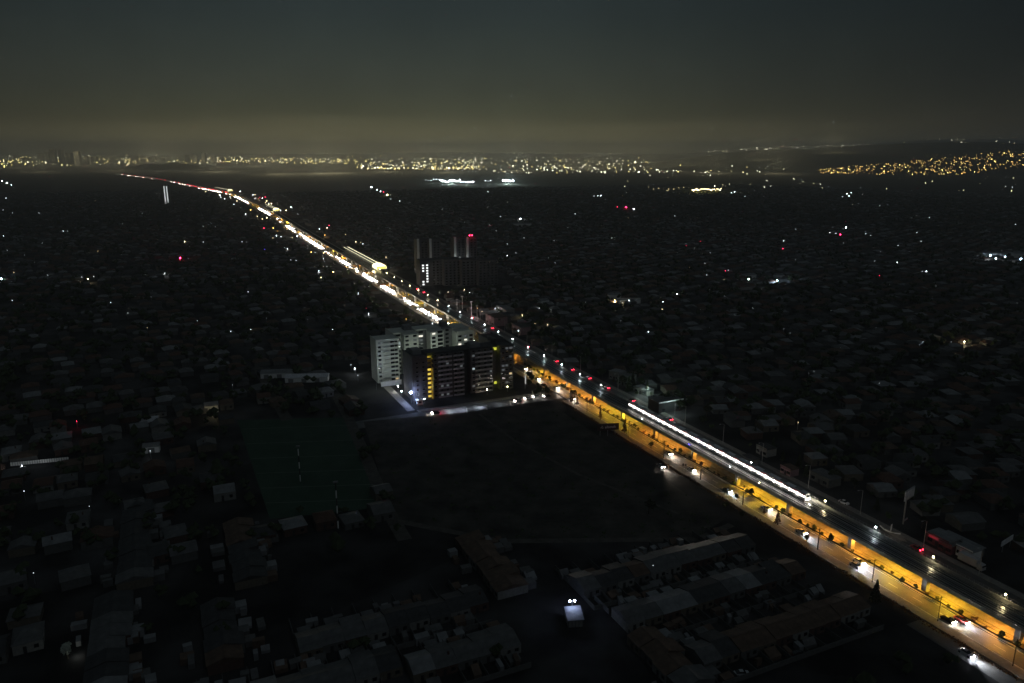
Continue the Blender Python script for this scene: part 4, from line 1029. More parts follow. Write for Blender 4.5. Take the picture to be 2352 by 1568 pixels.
NL=[(8,542,'w',.9),(17,575,'w',.5),(3,641,'c',2.2,1500,'bluish white lamp glowing at the left picture edge'),(28,690,'w',.7),(57,586,'w',.5),(110,632,'w',.7),(202,641,'y',1.3,300,'warm lamp between two faint roofs at the far left'),
 (215,635,'w',.6),(127,722,'w',.5),(379,627,'w',.8,150,'small white lamp just below the red beacon'),(424,555,'y',1.3,700,'yellow lamp above the red beacon'),(414,593,'r',2.6,3000,'bright red beacon glowing in the dark left quarter'),
 (546,688,'w',1.1),(556,555,'w',.8),(567,556,'w',.6),(668,597,'w',.8),(680,598,'w',.8),(636,556,'w',.5),(608,573,'b',.8),(523,759,'w',.6),(530,761,'w',.9),(576,757,'w',.9),(764,757,'w',.9),(534,884,'w',.7),
 (806,838,'w',.8),(815,846,'w',1.3,250,'white lamp left of the pale apartment wing'),(822,862,'w',.7),(487,942,'y',1.3,90,'yellow wall lamp lighting a house corner left of the sports ground'),(176,967,'r',1.0,130,'small red light glowing on a wall at the left'),
 (345,1035,'w',.5,20,'faint white strip lamp on a shed roof'),(55,1128,'w',.9),(77,1316,'w',.5),(205,1163,'w',.2),(50,1068,'w',.6,160,'white lamp at the end of the lit fence at the left'),
 (16,420,'w',1.6,0,'first white lamp of the short row at the left edge'),(5,416,'w',1.4,0,'white lamp at the left end of the short far row'),(26,425,'w',1.0),(14,455,'w',.8),(7,482,'w',.6),
 (853,430,'w',1.7),(866,436,'w',1.3),(874,440,'w',1.5),(881,441,'r',1.2),(889,449,'y',2.8,9000,'brightest warm lamp at the end of the short diagonal row'),(897,457,'w',.8),(918,462,'w',1.0),(941,465,'w',.6),
 (1195,503,'w',2.2,3000,'white lamp shining above the pale shed in the middle distance'),(1150,497,'w',.9),(1125,517,'w',.8),(1120,440,'w',1.0),(1140,530,'w',.6),(1165,560,'w',.8),(1203,546,'w',.8),(1185,581,'w',.9),(1165,587,'w',1.0),(995,565,'w',1.5,900,'white lamp between the far estate towers'),
 (1308,522,'r',1.0),(1373,450,'w',1.3),(1380,450,'w',1.3),(1364,450,'w',.9),(1438,476,'r',1.8,2500,'red light of the pair in the middle distance'),(1456,481,'w',1.6),(1418,475,'r',1.0),(1505,585,'w',.7),(1405,547,'w',.9),(1412,549,'w',.8),(1550,496,'w',.8),(1538,500,'w',.7),
 (1576,564,'r',.8),(1666,622,'r',1.2,200,'red light left of the bright shed'),(1631,581,'w',.7),(1619,605,'w',.6),(1630,664,'w',.6),(1711,451,'w',.8),(1800,553,'w',1.0),(1798,571,'r',1.2,400,'red light on the faint street in the right quarter'),(1930,539,'r',1.6,700,'red lights under the white lamp in the right quarter'),(1943,523,'w',1.8),
 (1906,534,'w',.9),(1920,536,'w',.9),(1989,537,'w',1.1),(2000,541,'w',.7),(2020,633,'r',.9),(2061,603,'w',1.3),(2118,623,'w',.8),(2128,623,'w',1.3),(2068,571,'w',.9),(2135,500,'w',.8),(2125,625,'w',.8),(1945,445,'w',1.1),(1955,443,'w',1.0),(1950,450,'w',1.2),(1935,452,'w',.8),(2325,430,'w',.8),(2310,428,'w',.7),
 (2215,785,'y',1.6,900,'warm lamp glowing on the wall in the far right gardens'),(2120,785,'w',.6),(2093,732,'w',.4),(2185,785,'w',.3),(1489,762,'w',1.0),(1467,744,'w',.4),(1833,970,'y',.9,12,'small yellow lamp on a dark roof behind the train'),(1870,853,'w',.4),(1815,765,'w',.4),(1930,798,'w',.35),(1925,710,'w',.4),(1858,857,'w',.3),(2020,880,'w',.3),
 (2350,1022,'r',1.2,60,'red light on the right picture edge'),(1500,1299,'w',.35),(2112,792,'w',.4),(1555,675,'w',1.3,500,'white lamp at the right end of the lit lane'),(1412,691,'y',2.0,1800,'warm white lamp lighting a pale house in the middle distance'),(1467,684,'w',1.6,900,'white lamp in the middle of the lit lane'),(1445,690,'w',1.3,400,'small lamp between the two bright houses of the lit lane'),(1240,705,'w',.9,300,'lamp above the fan shaped lit wall'),
 (1344,694,'w',.9),(1523,693,'w',1.0),(1720,642,'w',2.2,2600,'bright white lamp under the shed in the right middle distance'),(1785,645,'c',2.4,3200,'bluish white lamp among trees in the right middle distance'),(1738,661,'w',.9,200,'lamp in the lane below the bright shed'),(1760,661,'y',.6),
 (2275,588,'c',2.6,16000,'left floodlight of the bright yard at the right edge'),(2309,591,'c',2.6,16000,'middle floodlight of the bright yard at the right edge'),(2345,596,'c',2.8,18000,'right floodlight of the bright yard at the right edge'),(2287,594,'w',1.6,2500,'low white lamp inside the bright yard at the right edge'),
 (1654,437,'w',1.0),(1687,441,'w',1.3),(1680,443,'w',1.0)]
for L in NL:
    x,y,k,sz=L[:4]; lone(x,y,k,sz,L[4] if len(L)>4 else 0,L[5] if len(L)>5 else None,h=4.0)
rl_=random.Random(31)
for i in range(110):
    x=rl_.uniform(0,2352); y=rl_.uniform(455,760)
    X,Y=at(x,y,4); s_,t_=stof(X,Y)
    if abs(t_-centre(s_))<40: continue
    lone(x,y,rl_.choices('wwcyr',[6,6,2,2,.5])[0],rl_.uniform(.35,.8),h=4.0)
rk=random.Random(71)
for i in range(90):  # lamps added to give the far avenue its roadside glow
    s=400+2300*rk.random()**1.4; t_=rk.choice((-1,1))*rk.uniform(19,62)
    if 600<s<760 and t_>15: continue
    P=WP(s,t_); rad=max(.2,round(s*.0004*10)/10); k=rk.choices('wyor',[5,4,2,1.2])[0]; sz=rk.choice((.5,.8,1.2))
    o=obj('street_lamp',light_mesh((k,sz<.6,sz<1.0,True),rad,5.0,EMs(k,sz)),None,None,(P.x,P.y,0))
    o.name='added_glow_lamp'; tag(o,'%s added glow lamp on the %s side of the avenue %s'%(CN[k],'near' if t_<0 else 'far',('before the first station' if s<745 else 'between the first and second stations' if s<1690 else 'beyond the second station')),'lamp','added glow lamps along the far avenue')
    if i%2==0: lamp(o,(0,-rad-.3,4.2),LC[k],500*max(1,s/700),radius=.4)
# white twin lamp over the lit shed in the lower middle
X,Y=at(1322,1440); r=thing('lit_shed','small shed under a brilliant pair of bluish white lamps','building',(X,Y,0),TH-.32)
obj('wall',MB().box(-2.3,2.3,0,5.6,-.1,2.4),WALLS[3],r); obj('roof',MB().add([(-2.6,-.3,2.45),(2.6,-.3,2.45),(2.6,6,3.3),(-2.6,6,3.3),(-2.6,-.3,2.53),(2.6,-.3,2.53),(2.6,6,3.38),(-2.6,6,3.38)],[(0,3,2,1),(4,5,6,7),(0,1,5,4),(1,2,6,5),(2,3,7,6),(3,0,4,7)]),mat('pale_roof_sheet',(.12,.125,.14),.6),r)
for k in range(5): obj('gate_bar',MB().box(-2.2+k*1.05,-2.1+k*1.05,-.12,-.02,0,2.1),M_black,r)
obj('gate_rail',MB().box(-2.3,2.3,-.14,-.02,2.1,2.2),M_black,r)
obj('lamp_bracket',MB().tube([(0,6,2.4),(0,6,5.2)],.06).tube([(-.8,6,5.2),(.8,6,5.2)],.05),M_metal,r)
for q in (-.75,.75):
    obj('floodlight',MB().ball((q,5.85,5.15),.3),emit('lamp_bluewhite',(.5,.62,1),90),r)
lamp(r,(0,5.0,4.8),(.62,.75,1),230,radius=.3)
# stadium floodlights
def flood(x,y,n,w,rowlen,label,e='w',sz=1.0,watts=0):
    for i in range(n):
        xx=x+rowlen*(i/(max(1,n-1))); yy=y+random.uniform(-2.5,2.5)*(1 if rowlen>30 else .3)
        o=lone(xx,yy,e,sz*random.uniform(.7,1.3),0,label,h=12,group=label+' group' if n>1 else None); o.name='floodlight' if 'industrial' in label else 'depot_lamp'; o['group']='floodlights of the bright industrial yard' if 'industrial' in label else 'yellow lamps of the lit depot row'
    if watts:
        X,Y=at(x+rowlen/2,y+1,9); lamp(None,(X,Y,9),(.75,1,.88),watts,radius=4)
flood(978,414,7,0,36,'white floodlight of the bright industrial yard below the city lights',sz=1.1,watts=30000)
flood(1012,416,11,0,44,'white floodlight of the bright industrial yard below the city lights',sz=2.2,watts=360000)
flood(1058,418,6,0,28,'white floodlight of the bright industrial yard below the city lights',sz=1.5,watts=120000)
flood(1115,415,3,0,12,'white floodlight of the bright industrial yard below the city lights',sz=1.2,watts=20000)
flood(1156,416,5,0,22,'white floodlight of the bright industrial yard below the city lights',sz=3.2,watts=600000)
flood(1590,436,22,0,66,'yellow lamp in the straight row along the far depot',e='y',sz=1.3,watts=0)
flood(1490,432,9,0,92,'yellow lamp in the straight row along the far depot',e='y',sz=.7)
for x in (1600,1620,1645): 
    X,Y=at(x,439,6); lamp(None,(X,Y,6),(.9,.85,.15),26000,radius=3)
# sheds that catch those lights
def shed(x,y,w,d,h,label,wall=None,rz=0.0,roof=None,name='shed'):
    X,Y=at(x,y); r=thing(name,label,'building',(X,Y,0),rz)
    obj('wall',MB().box(-w/2,w/2,0,d,-.1,h),wall or M_white,r)
    obj('roof',MB().add([(-w/2-.3,-.3,h+.02),(w/2+.3,-.3,h+.02),(w/2+.3,d/2,h+1.6),(-w/2-.3,d/2,h+1.6),(w/2+.3,d+.3,h+.02),(-w/2-.3,d+.3,h+.02)],[(0,1,2,3),(3,2,4,5),(0,3,5),(1,4,2)]),roof or ROOFS[1],r)
    for k in range(max(1,int(w/8))): obj('door',MB().box(-w/2+2+k*8,-w/2+5+k*8,-.07,-.003,0,2.5),M_grey,r)
    return r
shed(1722,640,20,9,4,'bright white shed with lamp in the right middle distance',rz=.5)
shed(1792,640,10,7,4,'pale house beside the bluish lamp among trees',rz=.2)
shed(1412,689,12,8,5,'pale house lit warm white in the middle distance')
shed(1440,697,26,5,3.4,'long pale wall building along the lit lane in the middle distance',rz=.1)
shed(1200,520,34,14,5,'faint long shed below the white lamp in the middle distance')
for i,x in enumerate((2280,2312,2345)): shed(x,592,26,10,6,['left','middle','right'][i]+' white walled hall of the bright yard at the right edge',rz=-.15)
shed(1252,700,9,8,4,'pale fan lit house right of the far estate',rz=.5)
shed(704,878,26,7,3.2,'long pale roofed shed left of the apartment blocks',rz=TH-.35,roof=mat('bright_sheet_roof',(.45,.45,.47),.6))
shed(640,868,22,8,3.2,'grey roofed long shed beyond the pale one at the left',rz=TH-.3,roof=ROOFS[1])
shed(487,948,7,6,4,'house corner lit yellow left of the sports ground',wall=M_cream,rz=.4)
shed(343,985,8,8,4,'pale hipped shed standing alone in the dark left quarter',rz=.3,roof=mat('bright_sheet_roof',(.45,.45,.47),.6))
shed(348,1040,7,4,3,'low shed with a faint light strip on its roof edge',rz=.3)
# lit fence at the left
X,Y=at(92,1064); r=thing('fence','pale slatted fence lit along a dark street at the left','fence',(X,Y,0),.28)
for k in range(24): obj('slat',MB().box(-11.9+k*1.0,-11.1+k*1.0,-.05,.05,.1,1.8),M_white,r)
obj('rail',MB().box(-12,12.1,.06,.12,1.4,1.5),M_metal,r); lamp(r,(2,-3,3.5),(.9,.95,1),60,radius=.4)
# lattice masts on the sports ground
for (x,y,h,lab) in [(779,1247,24,'tall banded mast standing at the edge of the sports ground'),(690,1105,16,'slimmer faint mast in the middle of the sports ground')]:
    X,Y=at(x,y); r=thing('mast',lab,'mast',(X,Y,0),.3)
    for k in range(int(h/3)): obj('section',MB().tube([(0,0,k*3),(0,0,k*3+3)],.22,6),M_white if k%2==0 else M_black,r)
    obj('floodlight_head',MB().box(-.9,.9,-.2,.2,h,h+.6),M_metal,r)
gx,gy=at(500,968); 
X,Y=at(143,975); r=thing('lit_post','narrow white post light beside the red wall light at the left','post',(X,Y,0),0); obj('tube_light',MB().tube([(0,0,.4),(0,0,2.6)],.1),emit('dim_tube',(.9,1,.9),1.2),r); obj('base',MB().box(-.2,.2,-.2,.2,-.1,.4),M_conc,r)

# ================================================================ HOUSES
def house_parts(w,d,h,rh,kind,wallm,roofm):
    wl=MB().box(-w/2,w/2,0,d,-.1,h); 
    o_=.3; rf=MB()
    if kind=='gable':      # ridge along x
        rf.add([(-w/2,-o_,h+.02),(w/2,-o_,h+.02),(w/2,d/2,h+rh),(-w/2,d/2,h+rh),(w/2,d+o_,h+.02),(-w/2,d+o_,h+.02)],[(0,1,2,3),(3,2,4,5),(0,3,5),(1,4,2),(0,5,4,1)])
    elif kind=='cross':    # ridge along y
        rf.add([(-w/2-o_,-o_,h+.02),(-w/2-o_,d+o_,h+.02),(0,d+o_,h+rh),(0,-o_,h+rh),(w/2+o_,d+o_,h+.02),(w/2+o_,-o_,h+.02)],[(0,3,2,1),(3,5,4,2),(0,5,3),(1,2,4),(0,1,4,5)])
    elif kind=='hip':
        rf.add([(-w/2-o_,-o_,h+.02),(w/2+o_,-o_,h+.02),(w/2+o_,d+o_,h+.02),(-w/2-o_,d+o_,h+.02),(-w*.18,d/2,h+rh),(w*.18,d/2,h+rh)],[(0,1,5,4),(2,3,4,5),(1,2,5),(3,0,4),(0,3,2,1)])
    else:                  # mono pitch
        rf.add([(-w/2,-o_,h+.02),(w/2,-o_,h+.02),(w/2,d+o_,h+.02),(-w/2,d+o_,h+.02),(-w/2,-o_,h+.2),(w/2,-o_,h+.2),(w/2,d+o_,h+rh),(-w/2,d+o_,h+rh)],[(0,3,2,1),(4,5,6,7),(0,1,5,4),(1,2,6,5),(2,3,7,6),(3,0,4,7)])
    return wl,rf
HM={}
def house_mesh(kind,ri,wi,w=6.4,d=9.0,h=2.9,rh=1.5):
    k=(kind,ri,wi,w,d)
    if k not in HM:
        wl,rf=house_parts(w,d,h,rh,kind,None,None); a=wl.mesh('wall'); a.materials.append(WALLS[wi]); b_=rf.mesh('roof'); b_.materials.append(ROOFS[ri]); HM[k]=(a,b_)
    return HM[k]
dm=MB().box(-.45,.45,-.06,-.003,0,2.0).mesh('door'); dm.materials.append(M_black)
wm_=MB().box(-.6,.6,-.06,-.003,.9,1.95).mesh('window'); wm_.materials.append(M_glass)
cm_=MB().box(-.25,.25,0,.5,3.2,4.7).mesh('chimney'); cm_.materials.append(WALLS[2])
lt_me=[]
for ri in (0,1,3):
    q=MB().box(-1.9,1.9,0,3.4,-.1,2.3).mesh('extension'); q.materials.append(ROOFS[ri]); lt_me.append(q)
KW={'gable':'gabled','cross':'cross gabled','hip':'hipped','mono':'flat pitched'}
HOUSES=[]
def house(s,t_,rz,kind,ri,wi,label,w,d,name,group,ext=False,chim=False):
    P=W(s,t_); a,b_=house_mesh(kind,ri,wi,w,d); r=thing(name,label,'house',P,rz,group)
    obj('wall',a,None,r); obj('roof',b_,None,r); obj('door',dm,None,r,(-w*.1,0,0)); obj('window',wm_,None,r,(w*.28,0,0))
    if ext: obj('extension',random.choice(lt_me),None,r,(random.uniform(-1,1),d+.01,0))
    if chim: obj('chimney',cm_,None,r,(w*.25,d*.3,0))
    r.scale=(1,rr.uniform(.97,1.05),rr.uniform(.97,1.06)) if name=='terraced_house' else (1,rr.uniform(.9,1.15),rr.uniform(.88,1.25)); HOUSES.append((s,t_)); return r
rr=random.Random(77)
ROWS=[ # name, s, t0, t1, rot (0: front faces the camera), width
 ('the lit shed row',80,-192,-136,0),('the upper avenue row',73,-104,-36,0),('the lower avenue row',52,-101,-34,0),
 ('the bottom middle row',57,-166,-134,0),('the bottom left row',62,-232,-172,0),('the bottom right row',28,-92,-30,0)]
COLS_=[('the short column below the field',-129,84,120),('the column at the bottom centre',-104,22,46),('the column left of centre',-216,84,116),('the column at the far left',-246,70,130),('the column in the left yards',-240,140,200),('the column beyond the bottom row',-205,125,170)]
nh=0
for nm,s,t0,t1,_ in ROWS:
    t_=t0; i=0
    while t_<t1:
        w=6.4; k=rr.choices(['gable','gable','mono'],[5,4,.6])[0]; ri=rr.choices(range(5),[5,1.2,4,1.5,.4])[0] if i==0 or rr.random()<.35 else ri; wi=rr.randrange(4)
        side='avenue end'; j=int(round((t1-t_)/6.45)); 
        house(s+rr.uniform(-.35,.35),t_+3.2,TH,k,ri,wi,'%s roofed terraced house, %s from the avenue end of %s'%(ROOFWORD[ri].split()[0],ORD[min(j,19)],nm),w,rr.choice((9.0,10.5)),'terraced_house','terraced houses in dark rows left of the avenue',ext=rr.random()<.45,chim=rr.random()<.12)
        t_+=6.45; i+=1; nh+=1
for nm,t_,s0,s1 in COLS_:
    s=s0; i=0
    while s<s1:
        k=rr.choices(['gable','mono'],[9,1])[0]; ri=rr.choices(range(5),[4,1.2,5,1.5,.4])[0] if i==0 or rr.random()<.35 else ri; wi=rr.randrange(4)
        house(s+3.2,t_+rr.uniform(-.3,.3),TH-math.pi/2,k,ri,wi,'%s roofed terraced house, %s from the near end of %s'%(ROOFWORD[ri].split()[0],ORD[min(i,19)],nm),6.4,rr.choice((9.0,10.5)),'terraced_house','terraced houses in dark columns left of the avenue',ext=rr.random()<.4)
        s+=6.45; i+=1; nh+=1
# yard clutter round the near rows: lean-tos, sheets, water tanks, garden walls
yc=[]
for m_ in (ROOFS[0],ROOFS[1],ROOFS[3],WALLS[0]): yc.append((MB(),m_))
ryc=random.Random(404)
def ybox(mb,s,t_,w,d,h0,h1,a):
    c,sn=math.cos(a),math.sin(a); P=W(s,t_); vs=[]
    for z,zt in ((-.1,0),(h0,1)):
        for x,y in ((-w/2,-d/2),(w/2,-d/2),(w/2,d/2),(-w/2,d/2)):
            zz_=z if zt==0 else (h0 if y<0 else h1)
            vs.append((P.x+x*c-y*sn,P.y+x*sn+y*c,zz_))
    mb.add(vs,[(0,3,2,1),(4,5,6,7),(0,1,5,4),(1,2,6,5),(2,3,7,6),(3,0,4,7)])
for nm,s,t0,t1,_ in ROWS:
    for k in range(int((t1-t0)/3.2)):
        t_=ryc.uniform(t0,t1); mb=yc[ryc.randrange(4)][0]
        ybox(mb,s+ryc.choice((-3.2,13.5,16))+ryc.uniform(-.8,.8),t_,ryc.uniform(1.2,4.5),ryc.uniform(1,3.4),ryc.uniform(.8,2.3),ryc.uniform(1.8,2.7),TH+ryc.uniform(-.1,.1))
    t_=t0
    while t_<t1:
        ybox(yc[3][0],s-3.5,t_,.15,6.5,1.6,1.6,TH); ybox(yc[3][0],s+15,t_,.15,9,1.8,1.8,TH); t_+=6.45
    ybox(yc[3][0],s-6.8,(t0+t1)/2,t1-t0,.15,1.7,1.7,TH)
for nm,t_,s0,s1 in COLS_:
    for k in range(int((s1-s0)/3)):
        ybox(yc[ryc.randrange(4)][0],ryc.uniform(s0,s1),t_+ryc.choice((-4,12,15))+ryc.uniform(-1,1),ryc.uniform(1.2,4.5),ryc.uniform(1,3.4),ryc.uniform(.8,2.3),ryc.uniform(1.8,2.7),TH+ryc.uniform(-.1,.1))
for (mb,m_),nm in zip(yc,('yard_sheds_grey','yard_sheds_pale','yard_sheds_rusty','yard_walls')): tag(obj(nm,mb,m_),'low lean-tos, sheet covers and yard walls round the near terraced rows','yard clutter',kind='stuff')
tk=MB().tube([(0,0,0),(0,0,1.1)],.55,10).mesh('water_tank'); tk.materials.append(M_black)
# detached houses across the avenue: nearest ones are things, the rest is one mass
def blocked(s,t_):
    X,Y=W(s,t_).x,W(s,t_).y
    c=centre(s)
    if -24<t_-c<29: return True
    if inside((X,Y),FIELD) or inside((X,Y),COURTS): return True
    if 225<s<375 and -125<t_<0: return True
    if t_<0 and 15<s<215 and t_>-135: return True
    if 20<s<300 and 0<t_<46: return True
    if 600<s<760 and 20<t_<140: return True
    return False
cand=[]
rg_=random.Random(88)
def grid(t0,t1,s0,s1,rot,sx,sy,road,keep,origin=(0,0)):
    c,s_=math.cos(rot),math.sin(rot); n=0
    v=s0-300; row=0
    while v<s1+300:
        v+= sy if row%2 else sy+road
        row+=1; u=t0-300; col=0
        while u<t1+300:
            u+=sx*rg_.uniform(.94,1.06); col+=1
            if col%16==0: u+=road*.9; 
            S=v*c+u*s_; T=u*c-v*s_
            S+=12*math.sin(T/170.); 
            if not (t0<T<t1 and s0<S<s1) or rg_.random()>keep: continue
            P=W(S,T)
            if P.y<60 or abs(P.x)>P.y*.74+40: continue
            cand.append((math.hypot(P.x,P.y),S+rg_.uniform(-2.6,2.6),T+rg_.uniform(-1.5,1.5),TH-rot+(math.pi if row%2 else 0)+rg_.choice((0,0,math.pi/2))+rg_.uniform(-.1,.1)))
grid(28,2400,-60,2600,.34,10,13.5,8,.90)
grid(-2600,-24,-40,3000,-.06,11,16,9,.74)
cand=[c for c in cand if not blocked(c[1],c[2])]
occ=set((round(a/9),round(b/9)) for a,b in HOUSES)
cand=[c for c in cand if (round(c[1]/9),round(c[2]/9)) not in occ and not (c[1]<150 and -260<c[2]<-24)]
cand.sort()
NIND=max(0,300-nh)
REG=lambda s,t_: ('behind the train' if t_<70 and s>60 else 'across the viaduct near the pole billboard' if t_>0 and s<110 else 'in the gardens right of the viaduct' if t_>0 else 'in the dark left quarter')
bands={}
for c in cand[:NIND]: bands.setdefault((c[2]>0,int((c[1]+60)//22)),[]).append(c)
for (rt_,bn),L_ in sorted(bands.items()):
    L_.sort(key=lambda c:abs(c[2]))
    for i,(d,s,t_,rz) in enumerate(L_):
        k=rr.choices(['hip','cross','gable'],[5,2,3])[0]; ri=rr.choices(range(5),[4,3,3,2,3])[0]; wi=rr.randrange(4); w=rr.choice((7.5,8.5)); dd=rr.choice((8.0,9.5))
        ro=sorted(b for q,b in bands if q==rt_).index(bn)
        house(s,t_,rz,k,ri,wi,'%s roofed %s house, %s from the avenue in row %s %s'%(ROOFWORD[ri].split()[0],KW[k],ORD[min(i,19)],ORD[min(ro,19)],'behind the viaduct' if rt_ else 'left of it'),w,dd,'detached_house','detached houses nearest the camera '+('behind the viaduct' if rt_ else 'in the left quarter'),chim=rr.random()<.1)
# the mass, built with numpy
def mass(name,items,wallm,roofs,label,cat):
    by={}
    for it in items: by.setdefault(rg_.choices(range(5),[5,2.5,6,3,4])[0],[]).append(it)
    V=[];F=[];MI=[];n0=0
    for ri,its in by.items():
        w,d,h,rh=8.4,9.0,2.9,1.7
        tv=np.array([(-w/2,0,-.1),(w/2,0,-.1),(w/2,d,-.1),(-w/2,d,-.1),(-w/2,0,h),(w/2,0,h),(w/2,d,h),(-w/2,d,h),
            (-w/2-.3,-.3,h+.02),(w/2+.3,-.3,h+.02),(w/2+.3,d+.3,h+.02),(-w/2-.3,d+.3,h+.02),(-w*.2,d/2,h+rh),(w*.2,d/2,h+rh)],float)
        tf=[(0,1,5,4),(1,2,6,5),(2,3,7,6),(3,0,4,7),(8,9,13,12),(10,11,12,13),(9,10,13),(11,8,12)]; tm=[0,0,0,0,1,1,1,1]
        A=np.array([(W(s,t_).x,W(s,t_).y,rz,rg_.uniform(.8,1.25),rg_.uniform(.8,1.2)) for _,s,t_,rz in its])
        n=len(A); c=np.cos(A[:,2])[:,None]; s_=np.sin(A[:,2])[:,None]
        x=tv[None,:,0]*A[:,3:4]; y=tv[None,:,1]*A[:,4:5]
        X=x*c-y*s_+A[:,0:1]; Y=x*s_+y*c+A[:,1:2]; Zc=np.repeat(tv[None,:,2],n,0)
        V+=np.stack([X,Y,Zc],-1).reshape(-1,3).tolist()
        for i in range(n):
            b0=n0+i*14
            for f,m_ in zip(tf,tm): F.append(tuple(q+b0 for q in f)); MI.append(0 if m_==0 else 1+ri)
        n0+=n*14
    me=bpy.data.meshes.new(name); me.from_pydata(V,[],F); me.update()
    me.materials.append(WALLS[0])
    for q in roofs: me.materials.append(q)
    me.polygons.foreach_set('material_index',MI)
    o=obj(name,me); return tag(o,label,cat,kind='stuff')
rest=cand[NIND:]
if len(rest)>15000:
    rest=rest[:6000]+[c for c in rest[6000:] if rg_.random()<9000/(len(rest)-6000)]
mass('distant_houses',rest,WALLS,ROOFS,'sea of low dark house roofs spreading to the far districts','houses')
print('houses', nh, NIND, len(cand))
rf_=random.Random(61)
sb=MB()
for i in range(420):
    a=rf_.random(); x=rf_.uniform(860,1640); y=rf_.uniform(940,1235); P=at(x,y)
    if not inside(P,FIELD): continue
    r_=rf_.uniform(.3,1.1)
    for q in range(7):
        c_=Vector((P[0]+rf_.gauss(0,r_*.6),P[1]+rf_.gauss(0,r_*.6),rf_.uniform(.05,r_*.7))); u=Vector((rf_.gauss(0,1),rf_.gauss(0,1),rf_.gauss(0,1))).normalized(); v=u.orthogonal().normalized(); g_=r_*.5
        sb.add([c_-u*g_,c_+v*g_*.6,c_+u*g_,c_-v*g_*.6],[(0,1,2,3)])
tag(obj('field_scrub',sb,M_leaf),'low weeds and scrub scattered over the empty field','weeds',kind='stuff')
# street trees and garden trees of the dark districts as one mass
tv=[];tf_=[]
rm=random.Random(99)
for i in range(15000):
    d=rm.random()**.7*2600+150; a=rm.uniform(-.66,.66); X=d*math.sin(a); Y=d*math.cos(a); s_,t_=stof(X,Y)
    if blocked(s_,t_) or (s_<150 and -260<t_<-24 and rm.random()<.75): continue
    r_=rm.uniform(1.6,3.8); h_=rm.uniform(1.4,4.0)
    for q in range(4 if d<900 else 2):
        cx,cy_,cz=X+rm.gauss(0,r_*.45),Y+rm.gauss(0,r_*.45),h_+rm.uniform(0,r_*.9); b0=len(tv); rr_=r_*rm.uniform(.45,.75)
        m_=MB().octa((cx,cy_,cz),rr_,rr_*rm.uniform(.7,1.1)); tv+=[(v[0]+rm.gauss(0,.25),v[1]+rm.gauss(0,.25),v[2]+rm.gauss(0,.25)) for v in m_.v]; tf_+=[tuple(k+b0 for k in f) for f in m_.f]
me=bpy.data.meshes.new('distant_trees'); me.from_pydata(tv,[],tf_); me.update()
tag(obj('distant_trees',me,M_leaf_dark),'dark tree crowns scattered among the unlit houses','trees',kind='stuff')

# ================================================================ LIT CITY ON THE HORIZON
rc=random.Random(55)
def far_point(x,y,h=8):
    X,Y=at(x,y,h); return X,Y
def lights_mass(name,pts,m,label,cat='lights'):
    mb=MB()
    for X,Y,Z,r_ in pts: mb.octa((X,Y,Z+r_),r_)
    return tag(obj(name,mb,m),label,cat,kind='stuff')
def ground_z(X,Y):
    return max(0,hill_z(X,Y,HP),hill_z(X,Y,HP2),hill_z(X,Y,HP4),hill_z(X,Y,HP3))
EF={'y':emit('city_gold',(1,.76,.24),17),'w':emit('city_white',(1,.94,.70),21),'o':emit('city_orange',(1,.50,.10),9),'h':emit('city_hill',(1,.58,.17),8),'d':emit('city_dim',(.95,.88,.5),8)}
pts={'y':[],'w':[],'d':[]}; bright=[]
def belt(x0,x1,y0,y1,n,ks,sz,yb=1.0):
    for i in range(n):
        x=rc.uniform(x0,x1); y=y0+(y1-y0)*rc.random()**yb
        X,Y=at(x,y,6); d=math.hypot(X,Y)
        if d>24000: continue
        k=rc.choice(ks); r_=d*.00044*sz*rc.choice((.45,.6,.8,1,1.4)); z=ground_z(X,Y)+6
        pts[k].append((X,Y,z if z<30 else 6,r_))
belt(0,300,358,380,120,'yydw',.9); belt(260,500,358,376,70,'yydw',.9); belt(480,820,356,376,90,'yydw',.85)
belt(820,1120,354,390,230,'yydww',.9,.8); belt(860,1090,384,389,70,'yyw',.8)
belt(1120,1750,353,398,330,'dwwy',.85,.9); belt(1750,1900,352,395,26,'dw',.7); belt(1240,1500,375,395,60,'wdy',.8)
belt(0,2000,350,358,150,'d',.6); belt(480,800,361,372,90,'yw',.85); belt(1900,2352,404,440,8,'d',.7); belt(1400,1900,398,440,26,'dw',.7); belt(0,60,350,385,16,'yd',.9)
for i in range(46):
    x=rc.uniform(480,820); y=363+(x-480)/340*5+rc.choice((0,4,8))+rc.uniform(-1,1); X,Y=at(x,y,6); pts['y'].append((X,Y,6,math.hypot(X,Y)*.0004))
# lamps on the rising ground and far range (above the horizon line)
def on_slope(x,y,P,lo,hi):
    a=(x-1176)/FPX; b=(y-784)/FPX; d=Vector((a,cp-b*sp,-sp-b*cp))
    q=lo
    while q<hi:
        p=Vector((0,0,CAMH))+d*q
        if p.z<=max(0,hill_z(p.x,p.y,P)): return p
        q+=12
    return None
for i in range(240):
    x=rc.uniform(1560,2352)**1.0; y=350-rc.random()*(8+22*min(1,(x-1560)/300)) ; p=on_slope(x,y,HP2,8500,16500)
    if p: pts[rc.choice('dww')].append((p.x,p.y,p.z+5,p.length*.00038*rc.choice((.4,.6,.8,1))))
for i in range(40):
    x=1780+i*14; y=324+6*math.sin(i*.5)+ (i%3)-(i*.3); p=on_slope(x,y,HP2,8500,16500)
    if p and rc.random()<.8: pts['w'].append((p.x,p.y,p.z+5,p.length*.0003))
for i in range(420):
    x=rc.uniform(0,1700); y=rc.uniform(347.5,354); p=on_slope(x,y,HP4,14000,24000)
    if p: pts['d'].append((p.x,p.y,p.z+5,p.length*.00036*rc.choice((.45,.7,1))))
hp=[]
